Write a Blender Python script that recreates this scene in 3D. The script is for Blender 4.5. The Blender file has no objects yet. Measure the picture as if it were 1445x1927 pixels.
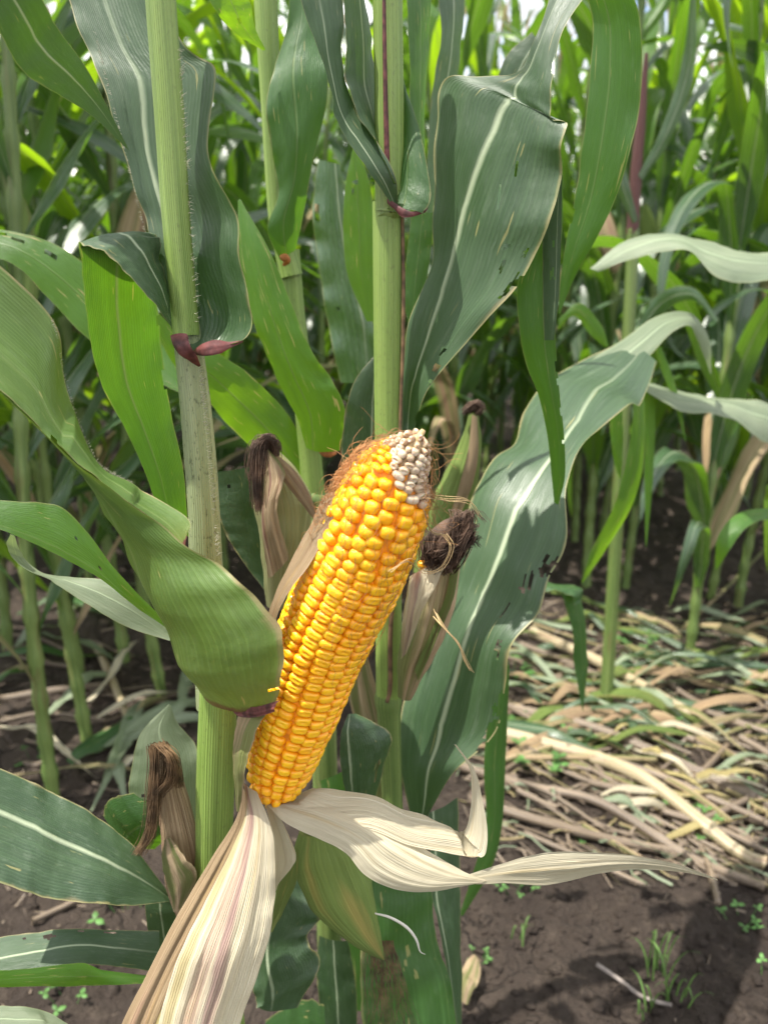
import bpy, math, random
from mathutils import Vector, Matrix, noise, Quaternion

# ------------------------------------------------------------------ camera, sky, sun, exposure
S = bpy.context.scene
COL = S.collection
W0, H0 = 1445.0, 1927.0
CAM_H, PITCH, LENS = 0.80, math.radians(16.0), 26.0
cam_d = bpy.data.cameras.new('camera')
cam_d.sensor_fit = 'VERTICAL'; cam_d.sensor_height = 36.0; cam_d.sensor_width = 27.0
cam_d.lens = LENS; cam_d.clip_start = 0.02; cam_d.clip_end = 2000
cam_d.dof.use_dof = True; cam_d.dof.focus_distance = 0.40; cam_d.dof.aperture_fstop = 8.0
cam = bpy.data.objects.new('camera', cam_d); COL.objects.link(cam)
cam.location = (0, 0, CAM_H); cam.rotation_euler = (math.radians(90) - PITCH, 0, 0)
S.camera = cam
S.render.resolution_x, S.render.resolution_y = 767, 1024
S.view_settings.view_transform = 'Standard'; S.view_settings.look = 'None'
S.view_settings.gamma = 1; S.view_settings.use_curve_mapping = False
S.view_settings.exposure = 1.22
S.cycles.max_bounces = 7; S.cycles.diffuse_bounces = 4; S.cycles.glossy_bounces = 3; S.cycles.transmission_bounces = 5

SUN_AZ, SUN_EL = math.radians(-108), math.radians(69)     # azimuth from +Y (away from the camera) towards +X
w = bpy.data.worlds.new('World'); S.world = w; w.use_nodes = True
nt = w.node_tree; nt.nodes.clear()
sky = nt.nodes.new('ShaderNodeTexSky'); sky.sky_type = 'NISHITA'; sky.sun_disc = False
sky.sun_elevation = SUN_EL; sky.sun_rotation = SUN_AZ; sky.dust_density = 2.0; sky.air_density = 1.0
tc = nt.nodes.new('ShaderNodeTexCoord')
mp = nt.nodes.new('ShaderNodeMapping'); mp.inputs['Scale'].default_value = (1.6, 1.6, 4.0)
nz = nt.nodes.new('ShaderNodeTexNoise'); nz.inputs['Scale'].default_value = 2.2; nz.inputs['Detail'].default_value = 7; nz.inputs['Roughness'].default_value = .55
rp = nt.nodes.new('ShaderNodeValToRGB'); rp.color_ramp.elements[0].position = .32; rp.color_ramp.elements[1].position = .54
mx = nt.nodes.new('ShaderNodeMix'); mx.data_type = 'RGBA'
mx.inputs[7].default_value = (6.9, 6.9, 6.9, 1)
bg = nt.nodes.new('ShaderNodeBackground'); bg.inputs['Strength'].default_value = 0.13
wo = nt.nodes.new('ShaderNodeOutputWorld')
L = nt.links.new
L(tc.outputs['Generated'], mp.inputs['Vector']); L(mp.outputs[0], nz.inputs['Vector']); L(nz.outputs[0], rp.inputs[0])
L(rp.outputs[0], mx.inputs[0]); L(sky.outputs[0], mx.inputs[6]); L(mx.outputs[2], bg.inputs[0]); L(bg.outputs[0], wo.inputs[0])
sun_d = bpy.data.lights.new('sun', 'SUN'); sun_d.energy = 4.3; sun_d.angle = math.radians(.55); sun_d.color = (1, .95, .86)
sun = bpy.data.objects.new('sun', sun_d); COL.objects.link(sun)
sv = Vector((math.sin(SUN_AZ)*math.cos(SUN_EL), math.cos(SUN_AZ)*math.cos(SUN_EL), math.sin(SUN_EL)))
sun.rotation_euler = sv.to_track_quat('Z', 'Y').to_euler(); sun.location = (0, 0, 10)

# ------------------------------------------------------------------ measuring
F = H0 * LENS / 36.0
CP, SP = math.cos(PITCH), math.sin(PITCH)
def V(px, py, Y):
    """point seen at pixel px,py of the photograph, standing Y metres away along the ground"""
    yy = (H0/2 - py)/F; d = Y/(CP + yy*SP)
    return Vector(((px - W0/2)/F*d, Y, CAM_H + d*(-SP + yy*CP)))
def G(px, py, z=0.0):
    yy = (H0/2 - py)/F; d = (CAM_H - z)/(SP - yy*CP)
    return Vector(((px - W0/2)/F*d, d*(CP + yy*SP), z))
def pxsize(Y, py, n):
    yy = (H0/2 - py)/F
    return n/F*Y/(CP + yy*SP)
def smooth(x): x = max(0., min(1., x)); return x*x*(3-2*x)
def lerp(a, b, t): return a + (b - a)*t
def catmull(P, n):
    """n samples evenly over the index parameter of P (a list of Vectors)"""
    m = len(P) - 1; out = []
    for k in range(n):
        s = k/(n-1)*m; i = min(int(s), m-1); t = s - i
        p0 = P[i-1] if i > 0 else P[0]*2 - P[1]
        p1, p2 = P[i], P[i+1]
        p3 = P[i+2] if i+2 <= m else P[m]*2 - P[m-1]
        out.append(.5*((2*p1) + (p2-p0)*t + (2*p0-5*p1+4*p2-p3)*t*t + (3*p1-p0-3*p2+p3)*t*t*t))
    return out
def interp(xs, t):
    s = t*(len(xs)-1); i = min(int(s), len(xs)-2); return lerp(xs[i], xs[i+1], s-i)

# ------------------------------------------------------------------ objects
WO = {}
def props(o, label=None, cat=None, group=None, kind=None):
    if label: o['label'] = label
    if cat: o['category'] = cat
    if group: o['group'] = group
    if kind: o['kind'] = kind
    return o
def empty(name, loc, label, cat, group=None):
    o = bpy.data.objects.new(name, None); COL.objects.link(o); o.location = loc; o.empty_display_size = .05
    WO[o] = Vector(loc); return props(o, label, cat, group)
class MB:
    def __init__(s): s.v = []; s.f = []; s.uv = []; s.m = []
    def add(s, verts, faces, uvs, m=0):
        b = len(s.v); s.v += verts
        for f, u in zip(faces, uvs): s.f.append([b+i for i in f]); s.uv.append(u); s.m.append(m)
    def build(s, name, mats, parent=None, origin=None, sm=True, label=None, kind=None):
        mats = mats if isinstance(mats, (list, tuple)) else [mats]
        if origin is None:
            if parent is None: origin = s.v[0] if s.v else Vector()
            else: origin = s.v[0]
        origin = Vector(origin)
        me = bpy.data.meshes.new(name); me.from_pydata([tuple(p-origin) for p in s.v], [], s.f)
        ul = me.uv_layers.new(name='UVMap'); flat = [c for u in s.uv for q in u for c in q]
        ul.data.foreach_set('uv', flat)
        for m in mats: me.materials.append(m)
        me.polygons.foreach_set('material_index', s.m)
        me.polygons.foreach_set('use_smooth', [sm]*len(s.f)); me.update()
        o = bpy.data.objects.new(name, me); COL.objects.link(o)
        if parent is not None: o.parent = parent; o.location = origin - WO[parent]
        else: o.location = origin
        WO[o] = origin
        return props(o, label, None, None, kind)
def copy_tree(o, parent=None):
    c = o.copy(); COL.objects.link(c); c.parent = parent
    for ch in o.children: copy_tree(ch, c)
    return c

def sheet(mb, Ls, Rs, na=60, nc=14, rib=.5, cup=0., crease=0., ruffle=0., rfreq=5., ridges=0., holes=(), m=0, seed=0, vr=(0, 1)):
    """a leaf surface between two edge curves (Ls, Rs: lists of world points, paired). cup bows it towards the camera."""
    A = catmull(Ls, na); B = catmull(Rs, na)
    rnd = random.Random(seed); ph = rnd.uniform(0, 6.28); rr = [(rnd.uniform(0, 6.28), rnd.uniform(.5, 1)) for _ in range(6)]
    vs = []
    for i in range(na):
        t = i/(na-1); a, b = A[i], B[i]
        ac = b - a; wd = ac.length
        al = (A[min(i+1, na-1)]+B[min(i+1, na-1)]) - (A[max(i-1, 0)]+B[max(i-1, 0)])
        n = ac.cross(al)
        if n.length < 1e-9: n = Vector((0, -1, 0))
        n.normalize()
        if n.y > 0: n = -n
        c_ = interp(cup, t) if isinstance(cup, (list, tuple)) else cup
        r_ = interp(rib, t) if isinstance(rib, (list, tuple)) else rib
        ja = noise.noise(Vector((t*16, seed, wd*50)))*.012*wd; jb = noise.noise(Vector((t*16, seed+5, wd*50)))*.012*wd
        a = a - ac.normalized()*ja if wd > 1e-6 else a; b = b + ac.normalized()*jb if wd > 1e-6 else b
        for j in range(nc):
            u = j/(nc-1)
            e = abs(u - r_)/max(r_ if u < r_ else 1-r_, 1e-3)
            off = c_*wd*4*u*(1-u)
            off += crease*wd*(1-e)
            off += ruffle*wd*(e**2)*math.sin(t*rfreq*6.283+ph+(1.9 if u > r_ else 0))
            off += .035*wd*e**3*noise.noise(Vector((t*13, seed+(3 if u > r_ else 0), wd*30)))
            if ridges:
                q = 0
                for k, (p_, a_) in enumerate(rr): q += a_*math.sin(u*6.283*(2.3+k*2.1)+p_+t*1.3*math.sin(k))/(1+k*.6)
                off += ridges*wd*q*smooth(t*6)*.5
            off += min(.0022, .03*wd)*noise.noise(Vector((u*2.2+seed*7.1, t*7, seed+wd*40)))
            vs.append(a.lerp(b, u) + n*off)
    fs, uvs = [], []
    for i in range(na-1):
        for j in range(nc-1):
            uc, vc = (j+.5)/(nc-1), (i+.5)/(na-1)
            if any(abs(uc-h[0]) < h[2]*1.5 and abs(vc-h[1]) < h[3]*1.5 and max(abs(uc-h[0])/h[2], abs(vc-h[1])/h[3])*.6 + math.hypot((uc-h[0])/h[2], (vc-h[1])/h[3])*.4 + .55*noise.noise(Vector((uc*70, vc*160, h[0]*9))) < 1 for h in holes): continue
            fs.append([i*nc+j, i*nc+j+1, (i+1)*nc+j+1, (i+1)*nc+j])
            q = []
            for (ii, jj) in ((i, j), (i, j+1), (i+1, j+1), (i+1, j)):
                u = jj/(nc-1); t = ii/(na-1)
                r_ = interp(rib, t) if isinstance(rib, (list, tuple)) else rib
                uu = .5*u/r_ if u < r_ else .5+.5*(u-r_)/(1-r_) if r_ < 1 else u
                q.append((uu, lerp(vr[0], vr[1], t)))
            uvs.append(q)
    mb.add(vs, fs, uvs, m)
def E(pts): return [V(*p) for p in pts]

def tube(mb, pts, rads, sides=12, n=None, m=0, squash=1.0, groove=0., knots=(), cap=False, vscale=1., jit=0., seed=0):
    n = n or max(len(pts)*3, 2)
    P = catmull(pts, n); vs = []; up = None; Lc = 0
    rnd = random.Random(seed); vv = []
    for i in range(n):
        t = i/(n-1)
        T = (P[min(i+1, n-1)] - P[max(i-1, 0)])
        if T.length < 1e-9: T = Vector((0, 0, 1))
        T.normalize()
        if up is None:
            up = Vector((0, -1, 0)) if abs(T.y) < .9 else Vector((0, 0, 1))
        up = (up - T*up.dot(T)).normalized(); sd = T.cross(up)
        if i: Lc += (P[i]-P[i-1]).length
        vv.append(Lc)
        r = interp(rads, t)
        for (kt, kr, kw) in knots: r *= 1 + kr*math.exp(-((t-kt)/kw)**2)
        for j in range(sides):
            a = j/sides*2*math.pi
            rr = r*(1 - groove*math.exp(-((a-2.2)/.5)**2)) * (1+jit*noise.noise(Vector((math.cos(a)*2, math.sin(a)*2, Lc*60+seed))))
            vs.append(P[i] + up*math.cos(a)*rr*squash + sd*math.sin(a)*rr)
    fs, uvs = [], []
    for i in range(n-1):
        for j in range(sides):
            k = (j+1) % sides
            fs.append([i*sides+j, i*sides+k, (i+1)*sides+k, (i+1)*sides+j])
            u0, u1 = j/sides, (j+1)/sides
            uvs.append([(u0, vv[i]*vscale), (u1, vv[i]*vscale), (u1, vv[i+1]*vscale), (u0, vv[i+1]*vscale)])
    if cap:
        for e, i in ((0, 0), (1, n-1)):
            fs.append([i*sides+j for j in range(sides)]); uvs.append([(.5, vv[i]*vscale)]*sides)
    mb.add(vs, fs, uvs, m)
def hairline(mb, pts, r, n=10, m=0): tube(mb, pts, [r, r*.5], sides=3, n=n, m=m)

# ------------------------------------------------------------------ materials
def nmat(name):
    m = bpy.data.materials.new(name); m.use_nodes = True; t = m.node_tree; t.nodes.clear(); return m, t
def N(t, typ, **kw):
    n = t.nodes.new(typ)
    for k, v in kw.items():
        if k in n.inputs: n.inputs[k].default_value = v
        else: setattr(n, k, v)
    return n
def math_(t, op, a, b=None, c=None, clamp=False):
    n = t.nodes.new('ShaderNodeMath'); n.operation = op; n.use_clamp = clamp
    for i, x in enumerate((a, b, c)):
        if x is None: continue
        if isinstance(x, (int, float)): n.inputs[i].default_value = x
        else: t.links.new(x, n.inputs[i])
    return n.outputs[0]
def mixc(t, f, a, b, mode='MIX'):
    n = t.nodes.new('ShaderNodeMix'); n.data_type = 'RGBA'; n.blend_type = mode
    for i, x in ((0, f), (6, a), (7, b)):
        if isinstance(x, (int, float)): n.inputs[i].default_value = x
        elif isinstance(x, tuple): n.inputs[i].default_value = x if len(x) == 4 else x + (1,)
        else: t.links.new(x, n.inputs[i])
    return n.outputs[2]
def ramp(t, f, a, b, va=0., vb=1.):
    n = t.nodes.new('ShaderNodeMapRange'); n.interpolation_type = 'SMOOTHSTEP'
    t.links.new(f, n.inputs[0]); n.inputs[1].default_value = a; n.inputs[2].default_value = b; n.inputs[3].default_value = va; n.inputs[4].default_value = vb
    return n.outputs[0]
def uvn(t, sx, sy, scale=1., detail=3., rough=.5, rnd=None):
    c = t.nodes.new('ShaderNodeTexCoord'); mpp = t.nodes.new('ShaderNodeMapping'); mpp.inputs['Scale'].default_value = (sx, sy, 1)
    t.links.new(c.outputs['UV'], mpp.inputs[0])
    n = N(t, 'ShaderNodeTexNoise', noise_dimensions='4D', Scale=scale, Detail=detail, Roughness=rough)
    t.links.new(mpp.outputs[0], n.inputs['Vector'])
    if rnd is not None: t.links.new(math_(t, 'MULTIPLY', rnd, 37.), n.inputs['W'])
    return n.outputs[0]
def uvxy(t):
    c = t.nodes.new('ShaderNodeTexCoord'); s = t.nodes.new('ShaderNodeSeparateXYZ'); t.links.new(c.outputs['UV'], s.inputs[0]); return s.outputs[0], s.outputs[1]

def leaf_mat(name, top, alt, trans, rib=(.36, .42, .28), edge=(.32, .30, .12), tr=.38, rough=.42, spots=.5, nv=30, basecol=None, dust=.12, spec=.5, tipdry=0., dry0=1.12, ribw=.075, ribs=.85, scar=.735, redbase=False):
    m, t = nmat(name); x, y = uvxy(t)
    oi = t.nodes.new('ShaderNodeObjectInfo'); r = oi.outputs['Random']
    e = math_(t, 'MULTIPLY', math_(t, 'ABSOLUTE', math_(t, 'SUBTRACT', x, .5)), 2.)
    ribm = math_(t, 'SUBTRACT', 1., ramp(t, e, .012, ribw))
    ribm = math_(t, 'MULTIPLY', ribm, ramp(t, y, 1.0, .55, .25, 1.))
    s1 = math_(t, 'SINE', math_(t, 'MULTIPLY', x, 6.283*nv))
    s2 = math_(t, 'SINE', math_(t, 'MULTIPLY', x, 6.283*nv*3.3))
    wob = uvn(t, 40, .6, 1., 2, rnd=r)
    line = ramp(t, math_(t, 'ADD', s1, math_(t, 'MULTIPLY', wob, 2.2)), 1.5, 2.4)
    col = mixc(t, ramp(t, uvn(t, 3, 2.5, 1.3, 4, rnd=r), .35, .7), top, alt)
    col = mixc(t, math_(t, 'MULTIPLY', ramp(t, uvn(t, 22, .8, 1., 3, rnd=r), .45, .75), .35), col, tuple(c*1.5 for c in alt))
    light = tuple(min(1, c*1.9+.02) for c in alt)
    col = mixc(t, math_(t, 'MULTIPLY', line, .20), col, light)
    col = mixc(t, math_(t, 'MULTIPLY', ramp(t, uvn(t, 14, 10, 1.5, 5, .65, rnd=r), .5, .8), dust), col, (.33, .38, .30))
    if basecol is not None:
        col = mixc(t, ramp(t, y, .22, .0), col, basecol)
    # feeding scars and yellow flecks, long along the veins
    sp = ramp(t, uvn(t, 26, 7, 1., 2, .5, rnd=math_(t, 'ADD', r, .31)), scar, scar+.03)
    col = mixc(t, math_(t, 'MULTIPLY', sp, spots), col, (.46, .40, .16))
    sp2 = ramp(t, uvn(t, 13, 5, 1., 3, .6, rnd=math_(t, 'ADD', r, .71)), .70, .74)
    col = mixc(t, math_(t, 'MULTIPLY', sp2, spots*.5), col, (.40, .38, .14))
    col = mixc(t, math_(t, 'MULTIPLY', ribm, ribs), col, rib)
    em = ramp(t, math_(t, 'ADD', e, math_(t, 'MULTIPLY', uvn(t, 2, 30, 1., 3), .03)), .978, .998)
    col = mixc(t, math_(t, 'MULTIPLY', em, .45), col, edge)
    if tipdry:
        dm = ramp(t, math_(t, 'ADD', e, math_(t, 'MULTIPLY', uvn(t, 2, 9, 1., 4), .35)), dry0, dry0+.08)
        col = mixc(t, math_(t, 'MULTIPLY', dm, tipdry), col, (.42, .30, .17))
    if redbase:
        col = mixc(t, ramp(t, math_(t, 'ADD', y, math_(t, 'MULTIPLY', math_(t, 'SUBTRACT', uvn(t, 6, 30, 1., 3), .5), .05)), .034, .012), col, (.15, .03, .035))
    hs = t.nodes.new('ShaderNodeHueSaturation'); t.links.new(col, hs.inputs['Color'])
    t.links.new(math_(t, 'ADD', .93, math_(t, 'MULTIPLY', r, .17)), hs.inputs['Value'])
    col = hs.outputs[0]
    bs = N(t, 'ShaderNodeBsdfPrincipled', Roughness=rough); bs.inputs['Specular IOR Level'].default_value = spec
    t.links.new(col, bs.inputs['Base Color'])
    t.links.new(ramp(t, uvn(t, 9, 6, 1.5, 4, rnd=r), .3, .75, rough-.08, rough+.16), bs.inputs['Roughness'])
    tcol = mixc(t, math_(t, 'MULTIPLY', line, .3), trans, tuple(min(1, c*1.5) for c in trans))
    tcol = mixc(t, ramp(t, uvn(t, 3, 2.5, 1.3, 4, rnd=r), .3, .8), tcol, tuple(c*.7 for c in trans))
    tcol = mixc(t, math_(t, 'MULTIPLY', ribm, .7), tcol, (.20, .26, .07))
    tcol = mixc(t, math_(t, 'MULTIPLY', sp, spots), tcol, (.6, .5, .1))
    tl = t.nodes.new('ShaderNodeBsdfTranslucent'); t.links.new(tcol, tl.inputs[0])
    h = math_(t, 'ADD', math_(t, 'MULTIPLY', s1, .22), math_(t, 'MULTIPLY', s2, .10))
    h = math_(t, 'ADD', h, math_(t, 'MULTIPLY', uvn(t, 10, 14, 2., 4, rnd=r), 2.2))
    h = math_(t, 'ADD', h, math_(t, 'MULTIPLY', ribm, -2.0))
    bp = N(t, 'ShaderNodeBump', Strength=.35, Distance=.0006); t.links.new(h, bp.inputs['Height'])
    t.links.new(bp.outputs[0], bs.inputs['Normal']); t.links.new(bp.outputs[0], tl.inputs['Normal'])
    ms = t.nodes.new('ShaderNodeMixShader'); ms.inputs[0].default_value = tr
    t.links.new(bs.outputs[0], ms.inputs[1]); t.links.new(tl.outputs[0], ms.inputs[2])
    o = t.nodes.new('ShaderNodeOutputMaterial'); t.links.new(ms.outputs[0], o.inputs[0]); return m

M = {}
M['leaf'] = leaf_mat('leaf_blue_green', (.028, .056, .026), (.042, .078, .034), (.10, .24, .012), tr=.2, nv=38, spec=.55, dust=.16, tipdry=.3, scar=.675, spots=.35)
M['leaf_mid'] = leaf_mat('leaf_green', (.028, .074, .022), (.042, .102, .028), (.17, .40, .012), tr=.34, nv=34, rib=(.12, .20, .06), ribw=.06, ribs=.7, tipdry=.25, scar=.665)
M['leaf_lit'] = leaf_mat('leaf_backlit_green', (.038, .11, .018), (.060, .155, .024), (.30, .56, .010), tr=.48, spots=.95, nv=34, rib=(.16, .26, .05), ribw=.05, ribs=.6, scar=.66)  # backlit copy of the green leaf: sun glow put into a brighter base colour
M['leaf_main'] = leaf_mat('leaf_pale_base', (.062, .120, .024), (.090, .155, .034), (.24, .38, .02), tr=.26, rib=(.30, .38, .14), basecol=(.20, .27, .06), edge=(.38, .28, .15), tipdry=.95, dry0=1.15, nv=44, redbase=True, ribs=.3, scar=.68)
M['leaf_pale'] = leaf_mat('leaf_pale_underside_shine', (.14, .18, .11), (.21, .25, .16), (.28, .38, .12), tr=.3, rib=(.36, .44, .28), rough=.45)  # pale undersides and wilted leaves; also the painted white shine on two right blades
M['leaf_field'] = leaf_mat('leaf_field', (.030, .062, .032), (.052, .098, .046), (.19, .40, .015), tr=.32, ribw=.09, nv=12, rough=.26, spots=.6, spec=.85, dust=.3)
M['leaf_field_b'] = leaf_mat('leaf_field_backlit', (.045, .11, .022), (.075, .16, .03), (.38, .62, .015), tr=.52, ribs=.4, nv=12, rough=.36, spots=.9)  # backlit share of the field blades, sun glow painted as a yellower, brighter green

def husk_mat(name, a, b, purple=.5, tr=.3, green=None, rough=.6, nv=34, dark=.3, band=None, ln=.22):
    m, t = nmat(name); x, y = uvxy(t); r = t.nodes.new('ShaderNodeObjectInfo').outputs['Random']
    s = uvn(t, 46, .7, 1., 5, .6, rnd=r)
    col = mixc(t, ramp(t, s, .32, .68), a, b)
    col = mixc(t, math_(t, 'MULTIPLY', ramp(t, uvn(t, 7, .9, 1., 3, .55, rnd=math_(t, 'ADD', r, .4)), .57, .68), purple), col, (.26, .075, .095))
    col = mixc(t, math_(t, 'MULTIPLY', ramp(t, uvn(t, 5, 1.6, 1., 3, rnd=math_(t, 'ADD', r, .15)), .58, .75), .5), col, (.58, .40, .13))
    if band:
        wv_ = math_(t, 'MULTIPLY', math_(t, 'SUBTRACT', uvn(t, 3, 2.5, 1., 3), .5), .22)
        for (c0, c1, w_, st, bc) in band:
            dd = math_(t, 'ABSOLUTE', math_(t, 'ADD', math_(t, 'SUBTRACT', x, math_(t, 'ADD', math_(t, 'MULTIPLY', y, c1), c0)), wv_))
            bm = math_(t, 'MULTIPLY', ramp(t, dd, w_, w_*.3), ramp(t, s, .30, .55, .35, 1.))
            col = mixc(t, math_(t, 'MULTIPLY', bm, st), col, bc)
    if green is not None: col = mixc(t, ramp(t, uvn(t, 4, 1.2, 1., 3, rnd=r), .42, .6), col, green)
    col = mixc(t, math_(t, 'MULTIPLY', ramp(t, uvn(t, 40, 26, 1., 4, .6, rnd=r), .68, .76), dark), col, (.16, .10, .05))
    sn = math_(t, 'SINE', math_(t, 'ADD', math_(t, 'MULTIPLY', x, 6.283*nv), math_(t, 'MULTIPLY', s, 16.)))
    col = mixc(t, math_(t, 'MULTIPLY', ramp(t, sn, .2, 1), ln), col, tuple(c*.62 for c in a))
    bs = N(t, 'ShaderNodeBsdfPrincipled', Roughness=rough); t.links.new(col, bs.inputs['Base Color']); bs.inputs['Specular IOR Level'].default_value = .35
    tl = t.nodes.new('ShaderNodeBsdfTranslucent'); t.links.new(mixc(t, .25, col, (.9, .75, .4)), tl.inputs[0])
    h = math_(t, 'ADD', math_(t, 'MULTIPLY', sn, .6), math_(t, 'MULTIPLY', s, 3.))
    bp = N(t, 'ShaderNodeBump', Strength=.8, Distance=.0008); t.links.new(h, bp.inputs['Height']); t.links.new(bp.outputs[0], bs.inputs['Normal'])
    ms = t.nodes.new('ShaderNodeMixShader'); ms.inputs[0].default_value = tr
    t.links.new(bs.outputs[0], ms.inputs[1]); t.links.new(tl.outputs[0], ms.inputs[2])
    o = t.nodes.new('ShaderNodeOutputMaterial'); t.links.new(ms.outputs[0], o.inputs[0]); return m
M['husk'] = husk_mat('husk_cream', (.78, .69, .48), (.87, .80, .61), purple=.06, tr=.30, dark=.1, ln=.16)
M['husk_purple'] = husk_mat('husk_cream_purple', (.76, .66, .45), (.87, .79, .59), purple=.1, tr=.28, dark=.25, ln=.14, band=[(.30, .34, .10, .65, (.30, .09, .14)), (.22, .18, .14, .5, (.52, .26, .24)), (.02, .12, .10, .6, (.45, .36, .10))])
M['husk_yellow'] = husk_mat('husk_yellow', (.50, .42, .15), (.70, .60, .32), purple=0, tr=.3)
M['husk_brown'] = husk_mat('husk_brown', (.30, .20, .11), (.52, .39, .24), purple=.35, tr=.12, dark=.5)
M['husk_tan'] = husk_mat('husk_tan', (.40, .28, .16), (.62, .48, .31), purple=.6, tr=.15, green=(.19, .22, .07))
M['husk_green'] = husk_mat('husk_green', (.16, .235, .055), (.20, .28, .07), purple=.5, tr=.2, dark=.5, ln=.12)
M['husk_mixed'] = husk_mat('husk_green_pink', (.26, .28, .11), (.36, .36, .17), purple=.5, tr=.2, dark=.4, ln=.15, band=[(.62, 0, .2, .5, (.5, .38, .24))])

def stalk_mat(name, a, b, speck=.3, spc=(.05, .06, .02), purple=0.):
    m, t = nmat(name); x, y = uvxy(t); r = t.nodes.new('ShaderNodeObjectInfo').outputs['Random']
    col = mixc(t, ramp(t, uvn(t, 14, 5, 1., 4, .6, rnd=r), .35, .68), a, b)
    li = uvn(t, 60, 3, 1., 2, rnd=r)
    col = mixc(t, math_(t, 'MULTIPLY', ramp(t, uvn(t, 3, 4, 1., 4, .6, rnd=r), .5, .7), .45), col, tuple(c*.6 for c in a))
    col = mixc(t, math_(t, 'MULTIPLY', ramp(t, li, .5, .7), .5), col, tuple(min(1, c*1.35) for c in b))
    col = mixc(t, math_(t, 'MULTIPLY', ramp(t, uvn(t, 30, 260, 1., 3, .6, rnd=r), .56, .68), speck), col, spc)
    if purple: col = mixc(t, math_(t, 'MULTIPLY', ramp(t, uvn(t, 5, 9, 1., 3, rnd=r), .56, .66), purple), col, (.13, .04, .035))
    bs = N(t, 'ShaderNodeBsdfPrincipled', Roughness=.45); t.links.new(col, bs.inputs['Base Color'])
    bs.inputs['Subsurface Weight'].default_value = .15; bs.inputs['Subsurface Scale'].default_value = .004; bs.inputs['Subsurface Radius'].default_value = (1, 1, .3)
    h = math_(t, 'ADD', math_(t, 'SINE', math_(t, 'MULTIPLY', x, 6.283*44)), math_(t, 'MULTIPLY', li, 3.))
    bp = N(t, 'ShaderNodeBump', Strength=.4, Distance=.0005); t.links.new(h, bp.inputs['Height']); t.links.new(bp.outputs[0], bs.inputs['Normal'])
    o = t.nodes.new('ShaderNodeOutputMaterial'); t.links.new(bs.outputs[0], o.inputs[0]); return m
M['stalk'] = stalk_mat('stalk_green', (.15, .235, .045), (.235, .33, .080), .35, (.09, .10, .03))
M['stalk_grey'] = stalk_mat('stalk_speckled', (.20, .24, .11), (.28, .32, .17), .75)
M['stalk_field'] = stalk_mat('stalk_field', (.09, .15, .035), (.18, .24, .07), .3, purple=.3)
M['stalk_dry'] = stalk_mat('stalk_dry', (.085, .062, .043), (.235, .18, .125), .4, (.10, .07, .05))
M['stalk_fade'] = stalk_mat('stalk_fading', (.27, .22, .12), (.40, .33, .22), .3, purple=.4)

def plain(name, col, rough=.7, var=.3, scale=60., bump=.4, trans=0., spec=.4, dist=.002):
    m, t = nmat(name); c = t.nodes.new('ShaderNodeTexCoord')
    n = N(t, 'ShaderNodeTexNoise', Scale=scale, Detail=5.); t.links.new(c.outputs['Object'], n.inputs['Vector'])
    cc = mixc(t, ramp(t, n.outputs[0], .3, .7), tuple(x*(1-var) for x in col), tuple(min(1, x*(1+var)) for x in col))
    bs = N(t, 'ShaderNodeBsdfPrincipled', Roughness=rough); t.links.new(cc, bs.inputs['Base Color']); bs.inputs['Specular IOR Level'].default_value = spec
    bp = N(t, 'ShaderNodeBump', Strength=bump, Distance=dist); t.links.new(n.outputs[0], bp.inputs['Height']); t.links.new(bp.outputs[0], bs.inputs['Normal'])
    o = t.nodes.new('ShaderNodeOutputMaterial')
    if trans:
        tl = t.nodes.new('ShaderNodeBsdfTranslucent'); t.links.new(cc, tl.inputs[0]); ms = t.nodes.new('ShaderNodeMixShader'); ms.inputs[0].default_value = trans
        t.links.new(bs.outputs[0], ms.inputs[1]); t.links.new(tl.outputs[0], ms.inputs[2]); t.links.new(ms.outputs[0], o.inputs[0])
    else: t.links.new(bs.outputs[0], o.inputs[0])
    return m
M['husk_purple_dark'] = husk_mat('sheath_purple', (.13, .055, .06), (.20, .10, .09), purple=.3)
M['collar'] = plain('collar_purple', (.105, .032, .030), .55, .6, 160., .5, .15, dist=.001)
M['collar_orange'] = plain('collar_orange', (.45, .16, .05), .55, .4, 160., .3, .2, dist=.001)
M['silk_dark'] = plain('silk_dark', (.080, .048, .032), .8, .6, 90.)
M['silk_brown'] = plain('silk_brown', (.13, .08, .04), .7, .6, 90.)
M['silk_gold'] = plain('silk_gold', (.42, .22, .09), .5, .4, 40., 0, .3)
M['silk_pale'] = plain('silk_pale', (.55, .40, .20), .5, .3, 40., 0, .3)
M['hair'] = plain('hair_white', (.62, .60, .50), .6, .1, 10., 0, .5)
M['weed'] = plain('weed_green', (.10, .22, .06), .5, .4, 40., .2, .35)
M['grass'] = plain('grass_green', (.11, .20, .05), .5, .3, 40., .2, .35)
M['tassel'] = plain('tassel_tan', (.36, .27, .13), .7, .3, 30., 0, .2)
M['twig'] = plain('twig_grey', (.20, .17, .15), .8, .3, 90.)
M['white_root'] = plain('white_strand', (.66, .64, .56), .5, .1, 30., .1, .2)

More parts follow.
